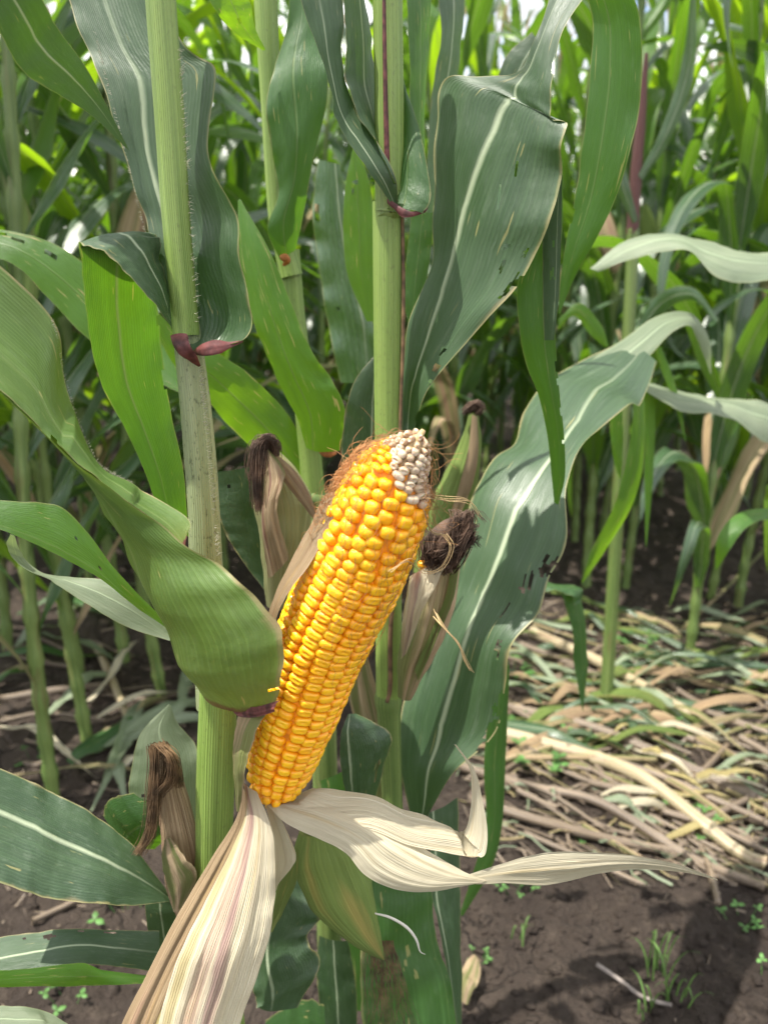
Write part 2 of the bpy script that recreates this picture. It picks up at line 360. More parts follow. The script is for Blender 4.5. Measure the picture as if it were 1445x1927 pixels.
def kernel_mat(name, crown, side, deep):
    m, t = nmat(name); x, y = uvxy(t); r = t.nodes.new('ShaderNodeObjectInfo').outputs['Random']
    c = t.nodes.new('ShaderNodeTexCoord'); n = N(t, 'ShaderNodeTexNoise', Scale=420., Detail=2.); t.links.new(c.outputs['Object'], n.inputs['Vector'])
    col = mixc(t, ramp(t, x, .15, .72), deep, side)
    col = mixc(t, ramp(t, math_(t, 'ADD', x, math_(t, 'MULTIPLY', math_(t, 'SUBTRACT', n.outputs[0], .5), .2)), .80, 1.0), col, crown)
    col = mixc(t, math_(t, 'MULTIPLY', ramp(t, r, .3, 1.), .6), col, side)
    col = mixc(t, math_(t, 'MULTIPLY', ramp(t, r, .25, .0), .35), col, crown)
    bs = N(t, 'ShaderNodeBsdfPrincipled', Roughness=.22); t.links.new(col, bs.inputs['Base Color'])
    bs.inputs['Subsurface Weight'].default_value = .35; bs.inputs['Subsurface Scale'].default_value = .004; bs.inputs['Subsurface Radius'].default_value = (1, .5, .12)
    bp = N(t, 'ShaderNodeBump', Strength=.25, Distance=.0006); t.links.new(n.outputs[0], bp.inputs['Height']); t.links.new(bp.outputs[0], bs.inputs['Normal'])
    o = t.nodes.new('ShaderNodeOutputMaterial'); t.links.new(bs.outputs[0], o.inputs[0]); return m
M['kernel'] = kernel_mat('kernel_yellow', (.93, .50, .014), (.92, .37, .007), (.88, .25, .003))
M['kernel_white'] = kernel_mat('kernel_white', (.60, .50, .37), (.42, .30, .19), (.25, .14, .08))
M['cob'] = plain('cob_orange', (.85, .27, .01), .6, .3, 200.)

# soil
def soil_mat():
    m, t = nmat('soil'); c = t.nodes.new('ShaderNodeTexCoord')
    def nn(s, d=6, r=.6):
        n = N(t, 'ShaderNodeTexNoise', Scale=s, Detail=d, Roughness=r); t.links.new(c.outputs['Object'], n.inputs['Vector']); return n.outputs[0]
    a, b, f = nn(2.2), nn(26., 9, .7), nn(110., 5)
    col = mixc(t, ramp(t, a, .35, .65), (.046, .034, .027), (.092, .070, .055))
    col = mixc(t, math_(t, 'MULTIPLY', ramp(t, b, .48, .72), .6), col, (.14, .108, .082))
    col = mixc(t, math_(t, 'MULTIPLY', ramp(t, f, .55, .75), .4), col, (.035, .025, .02))
    vo = N(t, 'ShaderNodeTexVoronoi', feature='DISTANCE_TO_EDGE', Scale=13.)
    wv = N(t, 'ShaderNodeVectorMath', operation='ADD'); ns = N(t, 'ShaderNodeTexNoise', Scale=9., Detail=4.); t.links.new(c.outputs['Object'], ns.inputs['Vector'])
    sc = N(t, 'ShaderNodeVectorMath', operation='SCALE'); t.links.new(ns.outputs['Color'], sc.inputs[0]); sc.inputs['Scale'].default_value = .16
    t.links.new(c.outputs['Object'], wv.inputs[0]); t.links.new(sc.outputs[0], wv.inputs[1]); t.links.new(wv.outputs[0], vo.inputs['Vector'])
    crack = math_(t, 'MULTIPLY', math_(t, 'SUBTRACT', 1., ramp(t, vo.outputs['Distance'], .0, .05)), ramp(t, a, .42, .6))
    col = mixc(t, math_(t, 'MULTIPLY', crack, .7), col, (.02, .014, .01))
    bs = N(t, 'ShaderNodeBsdfPrincipled', Roughness=.9); t.links.new(col, bs.inputs['Base Color']); bs.inputs['Specular IOR Level'].default_value = .25
    h = math_(t, 'ADD', math_(t, 'MULTIPLY', b, 1.2), math_(t, 'MULTIPLY', f, .6)); h = math_(t, 'SUBTRACT', h, math_(t, 'MULTIPLY', crack, .8))
    bp = N(t, 'ShaderNodeBump', Strength=1., Distance=.03); t.links.new(h, bp.inputs['Height']); t.links.new(bp.outputs[0], bs.inputs['Normal'])
    o = t.nodes.new('ShaderNodeOutputMaterial'); t.links.new(bs.outputs[0], o.inputs[0]); return m
M['soil'] = soil_mat()

# ------------------------------------------------------------------ ground
def gh(x, y):
    d = math.hypot(x, y)
    k = max(0., 1 - d/14)
    p = Vector((x, y, 0))
    return k*(.028*noise.noise(p*1.7) + .018*noise.noise(p*5.) + .009*noise.noise(p*14.) + .011*abs(noise.noise(p*26.)) + .006*noise.noise(p*62.)) - .012
def axis(lo, hi, fine_lo, fine_hi, step, g=1.22):
    xs = []; x = fine_lo
    while x < fine_hi: xs.append(x); x += step
    s = step; a = xs[0]; left = []
    while a > lo: s *= g; a -= s; left.append(a)
    s = step; b = xs[-1]; right = []
    while b < hi: s *= g; b += s; right.append(b)
    return left[::-1] + xs + right
gx = axis(-300, 300, -.75, 1.15, .0075, 1.08); gy = axis(-60, 600, .42, 1.6, .0075, 1.06)
mb = MB(); vs = [Vector((x, y, gh(x, y))) for y in gy for x in gx]; nx = len(gx)
fs = [[j*nx+i, j*nx+i+1, (j+1)*nx+i+1, (j+1)*nx+i] for j in range(len(gy)-1) for i in range(nx-1)]
mb.add(vs, fs, [[(0, 0)]*4]*len(fs)); g = mb.build('ground', M['soil'], origin=(0, 0, 0), kind='structure')
g['label'] = 'dark brown crumbly field soil with cracks'

# ------------------------------------------------------------------ field corn plants behind
def arc_leaf(mb, rnd, base, az, L, Wd, rise, droop, twist, na=20, nc=5, m=0, side=0.):
    """one arching blade from the stalk"""
    d = Vector((math.sin(az), math.cos(az), 0)); z = Vector((0, 0, 1)); p = Vector(base)
    ang = rise; step = L/(na-1); vs = []; sdv = d.cross(z)
    kink = rnd.uniform(.3, .8) if rnd.random() < .45 else 2
    for i in range(na):
        t = i/(na-1)
        wd = Wd*(.35+.65*smooth(t*4.5))*max(0.02, (1-t**2.6)**.8)
        T = d*math.sin(ang) + z*math.cos(ang); nrm = T.cross(sdv).normalized()
        tw = twist*t*t; s2 = sdv*math.cos(tw) + nrm*math.sin(tw); n2 = T.cross(s2).normalized()
        for j in range(nc):
            u = j/(nc-1)*2-1
            off = abs(u)*.22*wd*(1-t*.6) + .14*wd*u*u*math.sin(t*19+rise*9+u)
            vs.append(p + s2*(u*wd*.5*(1-.05*abs(u))) + n2*(-off) if False else p + s2*(u*wd*.5) - n2*off*-1)
        p = p + T*step + sdv*side*step*t
        ang += droop/(na-1)*(.25+2.2*t)
        if abs(t-kink) < .5/(na-1): ang += .9
    fs, uvs = [], []
    for i in range(na-1):
        for j in range(nc-1):
            fs.append([i*nc+j, i*nc+j+1, (i+1)*nc+j+1, (i+1)*nc+j])
            uvs.append([(jj/(nc-1), ii/(na-1)) for ii, jj in ((i, j), (i, j+1), (i+1, j+1), (i+1, j))])
    mb.add(vs, fs, uvs, m)
PARK = Vector((0, -40, 0))
def field_plant(seed, height=2.2, bright=0, low=True):
    rnd = random.Random(seed)
    r = empty('corn_plant', (0, 0, 0), 'x', 'corn plant')
    lx, ly = rnd.uniform(-.06, .06), rnd.uniform(-.06, .06)
    def at(z): s = z/height; return Vector((lx*s*s*2 + .008*math.sin(z*5+seed), ly*s*s*2, z))
    nn = 21; zs = [0.02 + height*.86*(k/nn)**1.05 for k in range(nn+1)]
    mb = MB(); npt = 60
    tube(mb, [at(-.03 + (height*.95+.03)*k/20) for k in range(21)], [.0118, .0112, .010, .008, .004], sides=8, n=npt*2,
         knots=[(z/(height*.95), .32, .006) for z in zs], vscale=1)
    mb.build('stalk', M['stalk_field'], r, origin=(0, 0, 0))
    az0 = rnd.uniform(0, 6.28)
    for k, z in enumerate(zs):
        if z < (.16 if low else .5): continue
        az = az0 + (math.pi if k % 2 else 0) + rnd.uniform(-.5, .5)
        s = z/height
        Lf = rnd.uniform(.55, .85)*(1-.45*max(0, s-.6)); rise = rnd.uniform(.25, .6)
        droop = rnd.uniform(.9, 2.4) if s < .75 else rnd.uniform(.3, 1.6)
        mb = MB(); arc_leaf(mb, rnd, at(z), az, Lf, rnd.uniform(.036, .070)*(1-.5*max(0, s-.5)), rise, droop, rnd.uniform(-1.6, 1.6), side=rnd.uniform(-.25, .25))
        mt = M['leaf_field_b'] if rnd.random() < (.14+.16*bright) else M['leaf_field']
        if z < .45 and rnd.random() < .35: mt = M['husk_tan' if rnd.random() < .5 else 'husk_brown']
        mb.build('leaf', mt, r, origin=at(z))
    if rnd.random() < .7:
        mb = MB(); z = rnd.uniform(.8, 1.05); a = rnd.uniform(0, 6.28); b = at(z); d = Vector((math.sin(a)*.4, math.cos(a)*.4, 1)).normalized()
        tube(mb, [b+d*q for q in (.0, .05, .11, .17, .21)], [.012, .026, .027, .018, .004], sides=8, n=12)
        mb.build('ear', M['husk_green'] if rnd.random() < .6 else M['husk_tan'], r, origin=b)
    top = at(height*.95); mb = MB()
    for q in range(8):
        a = rnd.uniform(0, 6.28); sp = rnd.uniform(.1, .6) if q else 0; ln = rnd.uniform(.14, .24)
        d = Vector((math.sin(a)*sp, math.cos(a)*sp, 1)).normalized()
        tube(mb, [top - Vector((0, 0, .12)), top + d*ln*.4, top + d*ln + Vector((math.sin(a)*sp*.05, math.cos(a)*sp*.05, -.02*sp))], [.002, .003, .0015], sides=4, n=6)
    mb.build('tassel', M['tassel'], r, origin=top)
    return r
protos = [field_plant(100+k, height=[1.92, 1.75, 2.1, 1.8, 1.95, 1.68, 2.02, 1.86][k], bright=k % 2) for k in range(8)]
used = set(); rnd = random.Random(7)
ORD = ['first', 'second', 'third', 'fourth', 'fifth', 'sixth', 'seventh', 'eighth', 'ninth', 'tenth', 'eleventh', 'twelfth', 'thirteenth', 'fourteenth', 'fifteenth', 'sixteenth']
def where(x, y):
    d = y*CP + (CAM_H-.9)*SP; px = W0/2 + x/d*F
    for lim, ph in ((-40, 'just beyond the left picture edge'), (120, 'at the left picture edge'), (280, 'left of the left front stalk'), (400, 'directly behind the left front stalk'), (520, 'between the left front stalk and the ear'),
                    (660, 'behind the peeled ear'), (780, 'directly behind the middle stalk'), (920, 'behind the leaf with the white midrib'), (1060, 'behind the eaten big leaf'), (1180, 'right of the eaten big leaf'),
                    (1300, 'near the purple red stalk'), (1420, 'near the right picture edge'), (9999, 'just beyond the right picture edge')):
        if px < lim: return ph
def place(x, y, label, group, s=1., k=None, rot=None):
    k = rnd.randrange(8) if k is None else k
    o = protos[k] if k not in used else copy_tree(protos[k]); used.add(k)
    o.location = (x, y, gh(x, y)); o.rotation_euler = (rnd.uniform(-.05, .05), rnd.uniform(-.05, .05), rnd.uniform(0, 6.28) if rot is None else rot)
    o.scale = (s, s, s); o['label'] = label; o['category'] = 'corn plant'; o['group'] = group
    return o
# nearest ones, one by one (px, py of the foot)
near = [(95, 1490, 'slender corn plant with a bare green lower stalk near the left edge of the picture'),
        (165, 1385, 'corn plant with thin green stalk just right of the leftmost bare stalk'),
        (-90, 1420, 'corn plant mostly cut off by the left edge of the picture'),
        (300, 1300, 'corn plant whose brownish lower stalk shows behind the big pale leaf'),
        (1300, 1215, 'corn plant with a straight bare green stalk behind the pile of cut leaves'),
        (1395, 1130, 'corn plant with dull green stalk near the right edge behind the cut leaves'),
        (1180, 1100, 'corn plant with yellowing hanging lower leaves right of the big grey green leaf'),
        (1520, 1180, 'corn plant mostly outside the right edge of the picture'),
        (1080, 1010, 'corn plant standing in the shade just right of the damaged leaf edge')]
for i, (px, py, lab) in enumerate(near):
    p = G(px, py); place(p.x, p.y, lab, 'corn plants standing nearest behind the ear', s=.95, k=i % 8)
LG = 'corn plants of the dense stand on the left'; RG = 'corn plants of the dense stand on the right'; FG = 'corn plants far back in the field'
row = 1.55; cnt = 0
while row < 9.5:
    xw = .56*row + .5; x = -xw
    while x < xw:
        xx = x + rnd.uniform(-.08, .08); yy = row + rnd.uniform(-.12, .12)
        x += rnd.uniform(.17, .25) if row < 4.2 else rnd.uniform(.30, .42)
        if row < 2.0 and (xx > -.35): continue
        if row < 2.3 and xx > .2 and xx < 1.6 and rnd.random() < .3: continue                    # the open strip with cut stalks
        rn = ORD[int((row-1.5)/.52)]; wh = where(xx, yy)
        if row < 4: place(xx, yy, 'green corn plant, %s row, %s' % (rn, wh), LG if xx < 0 else RG, rnd.uniform(.9, 1.08))
        elif cnt < 170: place(xx, yy, 'far corn plant, %s row, %s' % (rn, wh), FG, rnd.uniform(.9, 1.1)); cnt += 1
    row += .52

# ------------------------------------------------------------------ foreground plant A (left stalk, bears the peeled ear)
def fg_leaf(name, parent, mat, sheets, label=None):
    mb = MB()
    for s in sheets: sheet(mb, **s)
    return mb.build(name, mat, parent, label=label)
def foot(px, py, Y): p = V(px, py, Y); return Vector((p.x, p.y, 0.0))

YA = .40
A = empty('corn_plant', foot(405, 1600, YA), 'corn plant at left front with the peeled yellow ear and cream husks hanging down', 'corn plant')
def spx(pts, Y): return [V(x, y, Y) for x, y in pts]
def stalk(parent, pts, widths, mat, Y=None, n=40, label=None, knots=(), name='stalk', sides=20, groove=.12, squash=.9):
    P = [V(*p) for p in pts]; R = [pxsize(p[2], p[1], w_/2) for p, w_ in zip(pts, widths)]
    mb = MB(); tube(mb, P, R, sides=sides, n=n, knots=knots, squash=squash, groove=groove); return mb.build(name, mat, parent, label=label)
stalk(A, [(296, -140, .400), (303, 0, .400), (318, 200, .400), (331, 400, .400), (345, 560, .400), (351, 630, .400)], [56, 57, 56, 53, 50, 50], M['stalk'], n=60)
stalk(A, [(350, 600, .403), (354, 640, .403), (368, 760, .402), (377, 860, .402), (384, 960, .402), (388, 1060, .402), (396, 1200, .402), (400, 1330, .402)], [48, 53, 58, 60, 59, 62, 64, 60], M['stalk_grey'], n=60, label='grey green lower stem with dark specks')
Zb = foot(405, 1600, YA)
mb = MB()
pl = [V(412, 1290, .394), V(408, 1400, .395), V(405, 1500, .396), V(403, 1600, .398), V(404, 1700, .400)]
tube(mb, pl + [Vector((Zb.x, YA, .25)), Vector((Zb.x, YA, .1)), Vector((Zb.x, YA, -.03))],
     [pxsize(.395, 1290, 35), pxsize(.395, 1400, 36), pxsize(.395, 1500, 36), pxsize(.398, 1600, 34), .0125, .0125, .0125, .013], sides=20, n=60, squash=.9)
mb.build('sheath', M['stalk'], A)
# nodes and collars
def blob(parent, name, mat, pts, rads, sides=10, squash=.6, label=None, jit=.25, seed=1):
    mb = MB(); tube(mb, [V(*p) for p in pts], [pxsize(p[2], p[1], r_) for p, r_ in zip(pts, rads)], sides=sides, n=24, squash=squash, jit=jit, seed=seed)
    return mb.build(name, mat, parent, label=label)
def membrane(parent, Lp, Rp, mat, label=None, seed=1, cup=.12):
    mb = MB(); sheet(mb, E(Lp), E(Rp), na=24, nc=8, cup=cup, ridges=.08, ruffle=.05, rfreq=2, seed=seed); return mb.build('collar', mat, parent, label=label)
membrane(A, [(322, 632, .388), (326, 652, .384), (340, 668, .383), (356, 680, .384), (374, 690, .387)], [(352, 628, .386), (356, 642, .381), (362, 658, .380), (372, 672, .382), (378, 688, .386)], M['collar'], 'reddish brown papery leaf collar', 3)
membrane(A, [(364, 660, .387), (385, 645, .379), (408, 640, .377), (432, 643, .378), (456, 640, .380)], [(366, 668, .386), (388, 670, .377), (412, 666, .375), (434, 655, .377), (458, 644, .380)], M['collar'], None, 4)

# main leaf L1
f1 = dict(Ls=E([(380, 1306, .385), (352, 1240, .383), (310, 1160, .378), (262, 1080, .372), (215, 995, .366), (170, 915, .358), (100, 830, .350), (30, 760, .343), (-60, 690, .335)]),
          Rs=E([(515, 1338, .342), (532, 1270, .323), (526, 1190, .320), (470, 1110, .324), (405, 1062, .330), (300, 990, .336), (190, 908, .338), (80, 812, .338), (-60, 680, .333)]),
          na=90, nc=30, cup=[.10, .22, .20, .12, .08, .03, .02], rib=.14, ruffle=.008, rfreq=2.5, holes=[(.965, .085, .02, .006)])
f2 = dict(Ls=E([(350, 1034, .3385), (300, 988, .3385), (240, 942, .339), (175, 895, .340), (110, 835, .340), (50, 780, .340), (-60, 680, .336)]),
          Rs=E([(352, 1010, .345), (351, 975, .352), (250, 912, .362), (180, 865, .366), (128, 735, .372), (98, 600, .372), (-40, 470, .365)]),
          na=70, nc=24, cup=-.06, rib=.3, holes=[(.03, .68, .05, .012)])
lf = fg_leaf('leaf', A, M['leaf_main'], [f1, f2], 'wide pale green leaf with a dried brown edge, clasping the stalk beside the ear')
membrane(A, [(388, 1300, .3745), (412, 1292, .3700), (436, 1300, .3655), (455, 1322, .354), (480, 1330, .338), (524, 1318, .321)], [(390, 1306, .3750), (410, 1305, .3705), (428, 1318, .3665), (446, 1345, .3560), (478, 1350, .339), (515, 1340, .323)], M['collar'], 'dark red leaf collar under the wide leaf', 5, .05)
# dried sheath edge by the ear
mb = MB()
sheet(mb, E([(450, 1345, .358), (440, 1390, .356), (440, 1440, .356), (445, 1500, .357), (447, 1525, .358)]), E([(505, 1335, .340), (478, 1385, .336), (462, 1440, .337), (458, 1490, .345), (450, 1528, .352)]), na=30, nc=10, cup=.1, ridges=.04, seed=3)
mb.build('sheath_edge', M['husk_tan'], A, label='dried purple brown sheath edge beside the ear')

# upper leaf of A behind the stalk
fg_leaf('leaf', A, M['leaf'], [dict(
    Ls=E([(330, 642, .392), (318, 600, .405), (303, 535, .41), (288, 470, .415), (268, 400, .42), (238, 290, .425), (190, 150, .43), (150, 60, .44), (110, -60, .45)]),
    Rs=E([(372, 660, .383), (462, 640, .376), (472, 585, .378), (452, 500, .383), (450, 410, .388), (388, 275, .402), (402, 130, .405), (345, 80, .418), (290, -60, .43)]),
    na=90, nc=30, cup=[-.22, -.2, -.18, -.14, -.12, -.1, -.08, -.06, -.05], rib=[.3, .12, .12, .14, .15, .2, .3, .35, .35], ruffle=.03, rfreq=2.2)],
    'blue green leaf with a thick white midrib rising behind the left stalk')
# folded leaf hanging left of stalk
fg_leaf('leaf', A, M['leaf'], [dict(
    Ls=E([(325, 618, .385), (290, 570, .375), (245, 520, .368), (205, 482, .365), (165, 462, .366), (150, 456, .372), (152, 466, .380)]),
    Rs=E([(322, 590, .395), (315, 540, .400), (305, 490, .405), (300, 455, .41), (296, 443, .412), (280, 441, .414), (262, 452, .416)]),
    na=40, nc=14, cup=.05, rib=.5)])
fg_leaf('leaf', A, M['leaf_mid'], [dict(
    Ls=E([(150, 455, .378), (158, 530, .385), (168, 620, .395), (190, 720, .408), (232, 800, .42), (270, 880, .43), (300, 960, .44), (330, 1000, .45)]),
    Rs=E([(262, 447, .418), (290, 520, .420), (300, 600, .425), (310, 700, .43), (325, 790, .435), (345, 880, .44), (352, 960, .445), (356, 1010, .455)]),
    na=70, nc=18, cup=[.25, .12, .1, .1, .06, .05, 0], rib=.35, ruffle=.015, rfreq=3, holes=[(1., .45, .05, .03), (1., .29, .03, .02)])],
    'dark green leaf folded over at the top and hanging down left of the stalk')
# top left leaf
fg_leaf('leaf', A, M['leaf'], [dict(
    Ls=E([(-60, -60, .36), (0, 60, .37), (45, 135, .38), (110, 178, .39), (170, 215, .40), (242, 282, .41)]),
    Rs=E([(20, -80, .36), (75, -10, .37), (110, 55, .38), (155, 115, .39), (195, 185, .40), (244, 284, .41)]), na=50, nc=12, cup=.05, crease=-.06, rib=.55)])
# lower left leaves
fg_leaf('leaf', A, M['leaf_lit'], [dict(
    Ls=E([(-60, 975, .37), (30, 1008, .375), (110, 1045, .38), (190, 1090, .385), (260, 1145, .39), (326, 1190, .40)]),
    Rs=E([(-60, 938, .38), (30, 944, .385), (110, 952, .39), (165, 1002, .39), (225, 1080, .39), (322, 1178, .402)]), na=60, nc=16, cup=.04, rib=.12,
    holes=[(.8, .58, .03, .008), (.55, .5, .02, .01), (.3, .62, .02, .008)])])
fg_leaf('leaf', A, M['leaf_pale'], [dict(
    Ls=E([(20, 1005, .40), (14, 1030, .40), (40, 1065, .40), (100, 1095, .40), (170, 1140, .40), (240, 1180, .402), (320, 1206, .405)]),
    Rs=E([(28, 1008, .405), (40, 1040, .41), (75, 1075, .41), (130, 1085, .412), (200, 1092, .412), (260, 1120, .41), (322, 1192, .41)]), na=50, nc=12, cup=.03)],
    'pale leaf underside hanging below the bright green leaf')
fg_leaf('leaf', A, M['leaf'], [dict(
    Ls=E([(-60, 1640, .36), (30, 1672, .362), (100, 1692, .365), (180, 1700, .37), (250, 1704, .38), (322, 1696, .395)]),
    Rs=E([(-60, 1425, .40), (40, 1462, .402), (110, 1496, .403), (180, 1535, .403), (250, 1590, .402), (322, 1686, .40)]), na=60, nc=22, cup=.05, crease=-.03, rib=[.62, .6, .55, .5, .5], ruffle=.02, rfreq=2)],
    'broad dark green leaf with a pale midrib at the lower left')
fg_leaf('leaf', A, M['leaf'], [dict(
    Ls=E([(-60, 1862, .36), (60, 1835, .365), (150, 1815, .37), (230, 1820, .38), (300, 1830, .39)]),
    Rs=E([(-60, 1772, .38), (40, 1758, .385), (130, 1748, .39), (220, 1750, .395), (300, 1752, .40)]), na=60, nc=20, cup=.05, rib=.5,
    holes=[(.82, .38, .06, .035), (.9, .47, .02, .012), (.92, .56, .03, .012), (.9, .63, .02, .02), (.92, .72, .03, .03), (.85, .26, .02, .012)])],
    'horizontal leaf with insect holes at the lower left')
fg_leaf('leaf', A, M['leaf_lit'], [dict(
    Ls=E([(-60, 1860, .352), (60, 1856, .356), (160, 1856, .362), (250, 1852, .37), (300, 1848, .38)]),
    Rs=E([(-60, 1828, .352), (60, 1822, .358), (150, 1812, .362), (200, 1826, .37), (300, 1838, .38)]), na=40, nc=8, cup=.06)], 'yellow green folded strip along the lower edge of the holed leaf')
fg_leaf('leaf', A, M['leaf_pale'], [dict(
    Ls=E([(-60, 1940, .33), (40, 1945, .335), (110, 1950, .34), (180, 1975, .35)]),
    Rs=E([(-60, 1896, .34), (20, 1893, .345), (90, 1905, .35), (185, 1965, .35)]), na=30, nc=10, cup=.05)])
fg_leaf('leaf', A, M['leaf_mid'], [dict(
    Ls=E([(195, 1535, .43), (200, 1512, .425), (225, 1496, .42), (255, 1496, .42), (278, 1515, .425)]),
    Rs=E([(290, 1600, .43), (300, 1590, .43), (310, 1580, .43), (318, 1570, .43), (325, 1560, .435)]), na=30, nc=12, cup=.15)])
fg_leaf('leaf', A, M['leaf'], [dict(
    Ls=E([(272, 1690, .43), (276, 1730, .43), (285, 1790, .435), (300, 1850, .44)]), Rs=E([(330, 1690, .43), (335, 1730, .43), (345, 1790, .435), (350, 1850, .44)]), na=20, nc=8, cup=.05)])
fg_leaf('leaf', A, M['leaf_pale'], [dict(
    Ls=E([(318, 1325, .45), (268, 1375, .448), (250, 1430, .446), (243, 1490, .445), (250, 1530, .445), (262, 1560, .45)]),
    Rs=E([(322, 1328, .45), (335, 1360, .452), (372, 1412, .452), (380, 1470, .452), (380, 1520, .452), (378, 1560, .452)]), na=40, nc=18, cup=.08, ruffle=.02, rfreq=2,
    holes=[(.12, .55, .03, .02), (.2, .62, .02, .015), (.3, .5, .02, .015)])], 'pale whitish green leaf standing behind the small dry ear')
# hairs on stalk edges
rh = random.Random(4)
mb = MB()
for q in range(420):
    t = rh.random(); seg = rh.choice([0, 0, 1, 1, 1])
    if seg == 0: x0, y0 = lerp(338, 372, t), lerp(90, 610, t)
    else: x0, y0 = lerp(377, 412, t), lerp(690, 1050, t)
    p = V(x0+rh.uniform(-5, 2), y0, .396+rh.uniform(-.004, .004)); l = rh.uniform(.001, .0034)
    dd = Vector((rh.uniform(.6, 1), rh.uniform(-.6, .3), rh.uniform(-.3, .7)))
    tube(mb, [p, p+dd*l], [.00012, .00003], sides=3, n=2)
for q in range(200):
    t = rh.random(); x0, y0 = lerp(185, 310, t), lerp(60, 560, t); p = V(x0-4, y0, .424-.01*t); l = rh.uniform(.001, .0025)
    tube(mb, [p, p+Vector((rh.uniform(-1, -.3), rh.uniform(-.6, .3), rh.uniform(-.2, .6)))*l], [.00011, .00003], sides=3, n=2)
hp = catmull(E([(98, 600, .371), (128, 735, .371), (180, 865, .365), (250, 912, .361)]), 200)
for q in range(320):
    p = hp[rh.randrange(200)] + Vector((rh.uniform(-.0006, .0006), 0, rh.uniform(-.0006, .0006))); l = rh.uniform(.0008, .002)
    tube(mb, [p, p+Vector((rh.uniform(.2, 1), rh.uniform(-.6, .1), rh.uniform(0, .8)))*l], [.0001, .00003], sides=3, n=2)
mb.build('hair', M['hair'], A, kind='stuff')

# ---------------- the ear
PROF = [(-1192, 1060, 22), (-1170, 1052, 48), (-1145, 1045, 66), (-1100, 1041, 76), (-1000, 1034, 86), (-920, 1027, 90), (-860, 1025, 94), (-725, 1033, 95), (-598, 1031, 87), (-536, 1028, 71), (-482, 1040, 42), (-455, 1045, 25), (-438, 1048, 9)]
def prof(a):
    for p, q in zip(PROF, PROF[1:]):
        if a <= q[0]: f = (a-p[0])/(q[0]-p[0]); return lerp(p[1], q[1], f), lerp(p[2], q[2], f)
    return PROF[-1][1:]
EP, RAD = [], []
for k in range(25):
    a_ = lerp(-1192, -438, k/24); n_, r_ = prof(a_); EP.append(V(.922*n_+.387*a_, .387*n_-.922*a_, lerp(.372, .340, (k/24)**.8))); RAD.append(r_)
def earpos(t):
    s = t*(len(EP)-1); i = min(int(s), len(EP)-2); f = s-i
    P = catmull([EP[k] for k in range(len(EP))], 2) if False else None
    p0 = EP[i-1] if i > 0 else EP[0]*2-EP[1]; p1, p2 = EP[i], EP[i+1]; p3 = EP[i+2] if i+2 < len(EP) else EP[-1]*2-EP[-2]
    p = .5*((2*p1)+(p2-p0)*f+(2*p0-5*p1+4*p2-p3)*f*f+(3*p1-p0-3*p2+p3)*f**3)
    return p
def earrad(t):
    s = t*(len(RAD)-1); i = min(int(s), len(RAD)-2); f = s-i
    g_ = lambda k: RAD[max(0, min(len(RAD)-1, k))]
    r_ = .5*((2*g_(i))+(g_(i+1)-g_(i-1))*f+(2*g_(i-1)-5*g_(i)+4*g_(i+1)-g_(i+2))*f*f+(3*g_(i)-g_(i-1)-3*g_(i+1)+g_(i+2))*f**3)
    return max(r_, 6)*.372/F*1.03
def earframe(t):
    p = earpos(t); T = (earpos(min(1, t+.01))-earpos(max(0, t-.01))).normalized()
    c = (Vector((0, 0, CAM_H)) - p); c = (c - T*c.dot(T)).normalized(); return p, T, c, T.cross(c)
DK = .0027     # how deep kernels sit
mb = MB(); nring = 60; vs = []
for i in range(nring):
    t = i/(nring-1); p, T, c, s_ = earframe(t); r_ = max(.0012, earrad(t)-DK-.0006-.001*(t<.08))
    for j in range(24):
        a = j/24*6.2832; vs.append(p + (c*math.cos(a)+s_*math.sin(a))*r_)
fs = [[i*24+j, i*24+(j+1) % 24, (i+1)*24+(j+1) % 24, (i+1)*24+j] for i in range(nring-1) for j in range(24)] + [[j for j in range(24)], [(nring-1)*24+j for j in range(24)]]
mb.add(vs, fs, [[(.3, .3)]*len(f) for f in fs]); mb.m = [1 if (min(f)//24) > 53 else 0 for f in fs]; ear = mb.build('ear_of_corn', [M['cob'], M['silk_pale']], A, origin=EP[0], label='peeled ripe ear with orange yellow kernels, white at the tip')
def kernel_geo(ex, dent, seed, nl=14, nm=9):
    rk = random.Random(seed); vs = []; uv = []
    sg = lambda v, e: math.copysign(abs(v)**e, v)
    for i in range(nm+1):
        ph = -1.0 + (math.pi/2+1.0)*i/nm
        for j in range(nl):
            th = j/nl*6.2832
            x = sg(math.cos(ph), .75)*sg(math.cos(th), ex); y = sg(math.cos(ph), .75)*sg(math.sin(th), ex); z = sg(math.sin(ph), .85)
            if z > 0: z -= dent*math.exp(-((x/.5)**2+(y/.36)**2))
            x *= 1+.05*math.sin(th*2+seed); y *= 1+.06*math.sin(th+seed*2)
            vs.append(Vector((x, y, z))); uv.append((max(0, min(1, .5+.5*z+.28*(1-math.hypot(x, y)))), .5))
    fs = []; us = []
    for i in range(nm):
        for j in range(nl):
            k = (j+1) % nl; f = [i*nl+j, i*nl+k, (i+1)*nl+k, (i+1)*nl+j]; fs.append(f); us.append([uv[q] for q in f])
    return vs, fs, us
KG = [kernel_geo(.55, .26, 1), kernel_geo(.55, .16, 2), kernel_geo(.6, .08, 3), kernel_geo(.8, .0, 4), kernel_geo(.75, .04, 5), kernel_geo(.6, .32, 6), kernel_geo(1.1, -.5, 7), kernel_geo(1., .55, 8)]
KM = {}
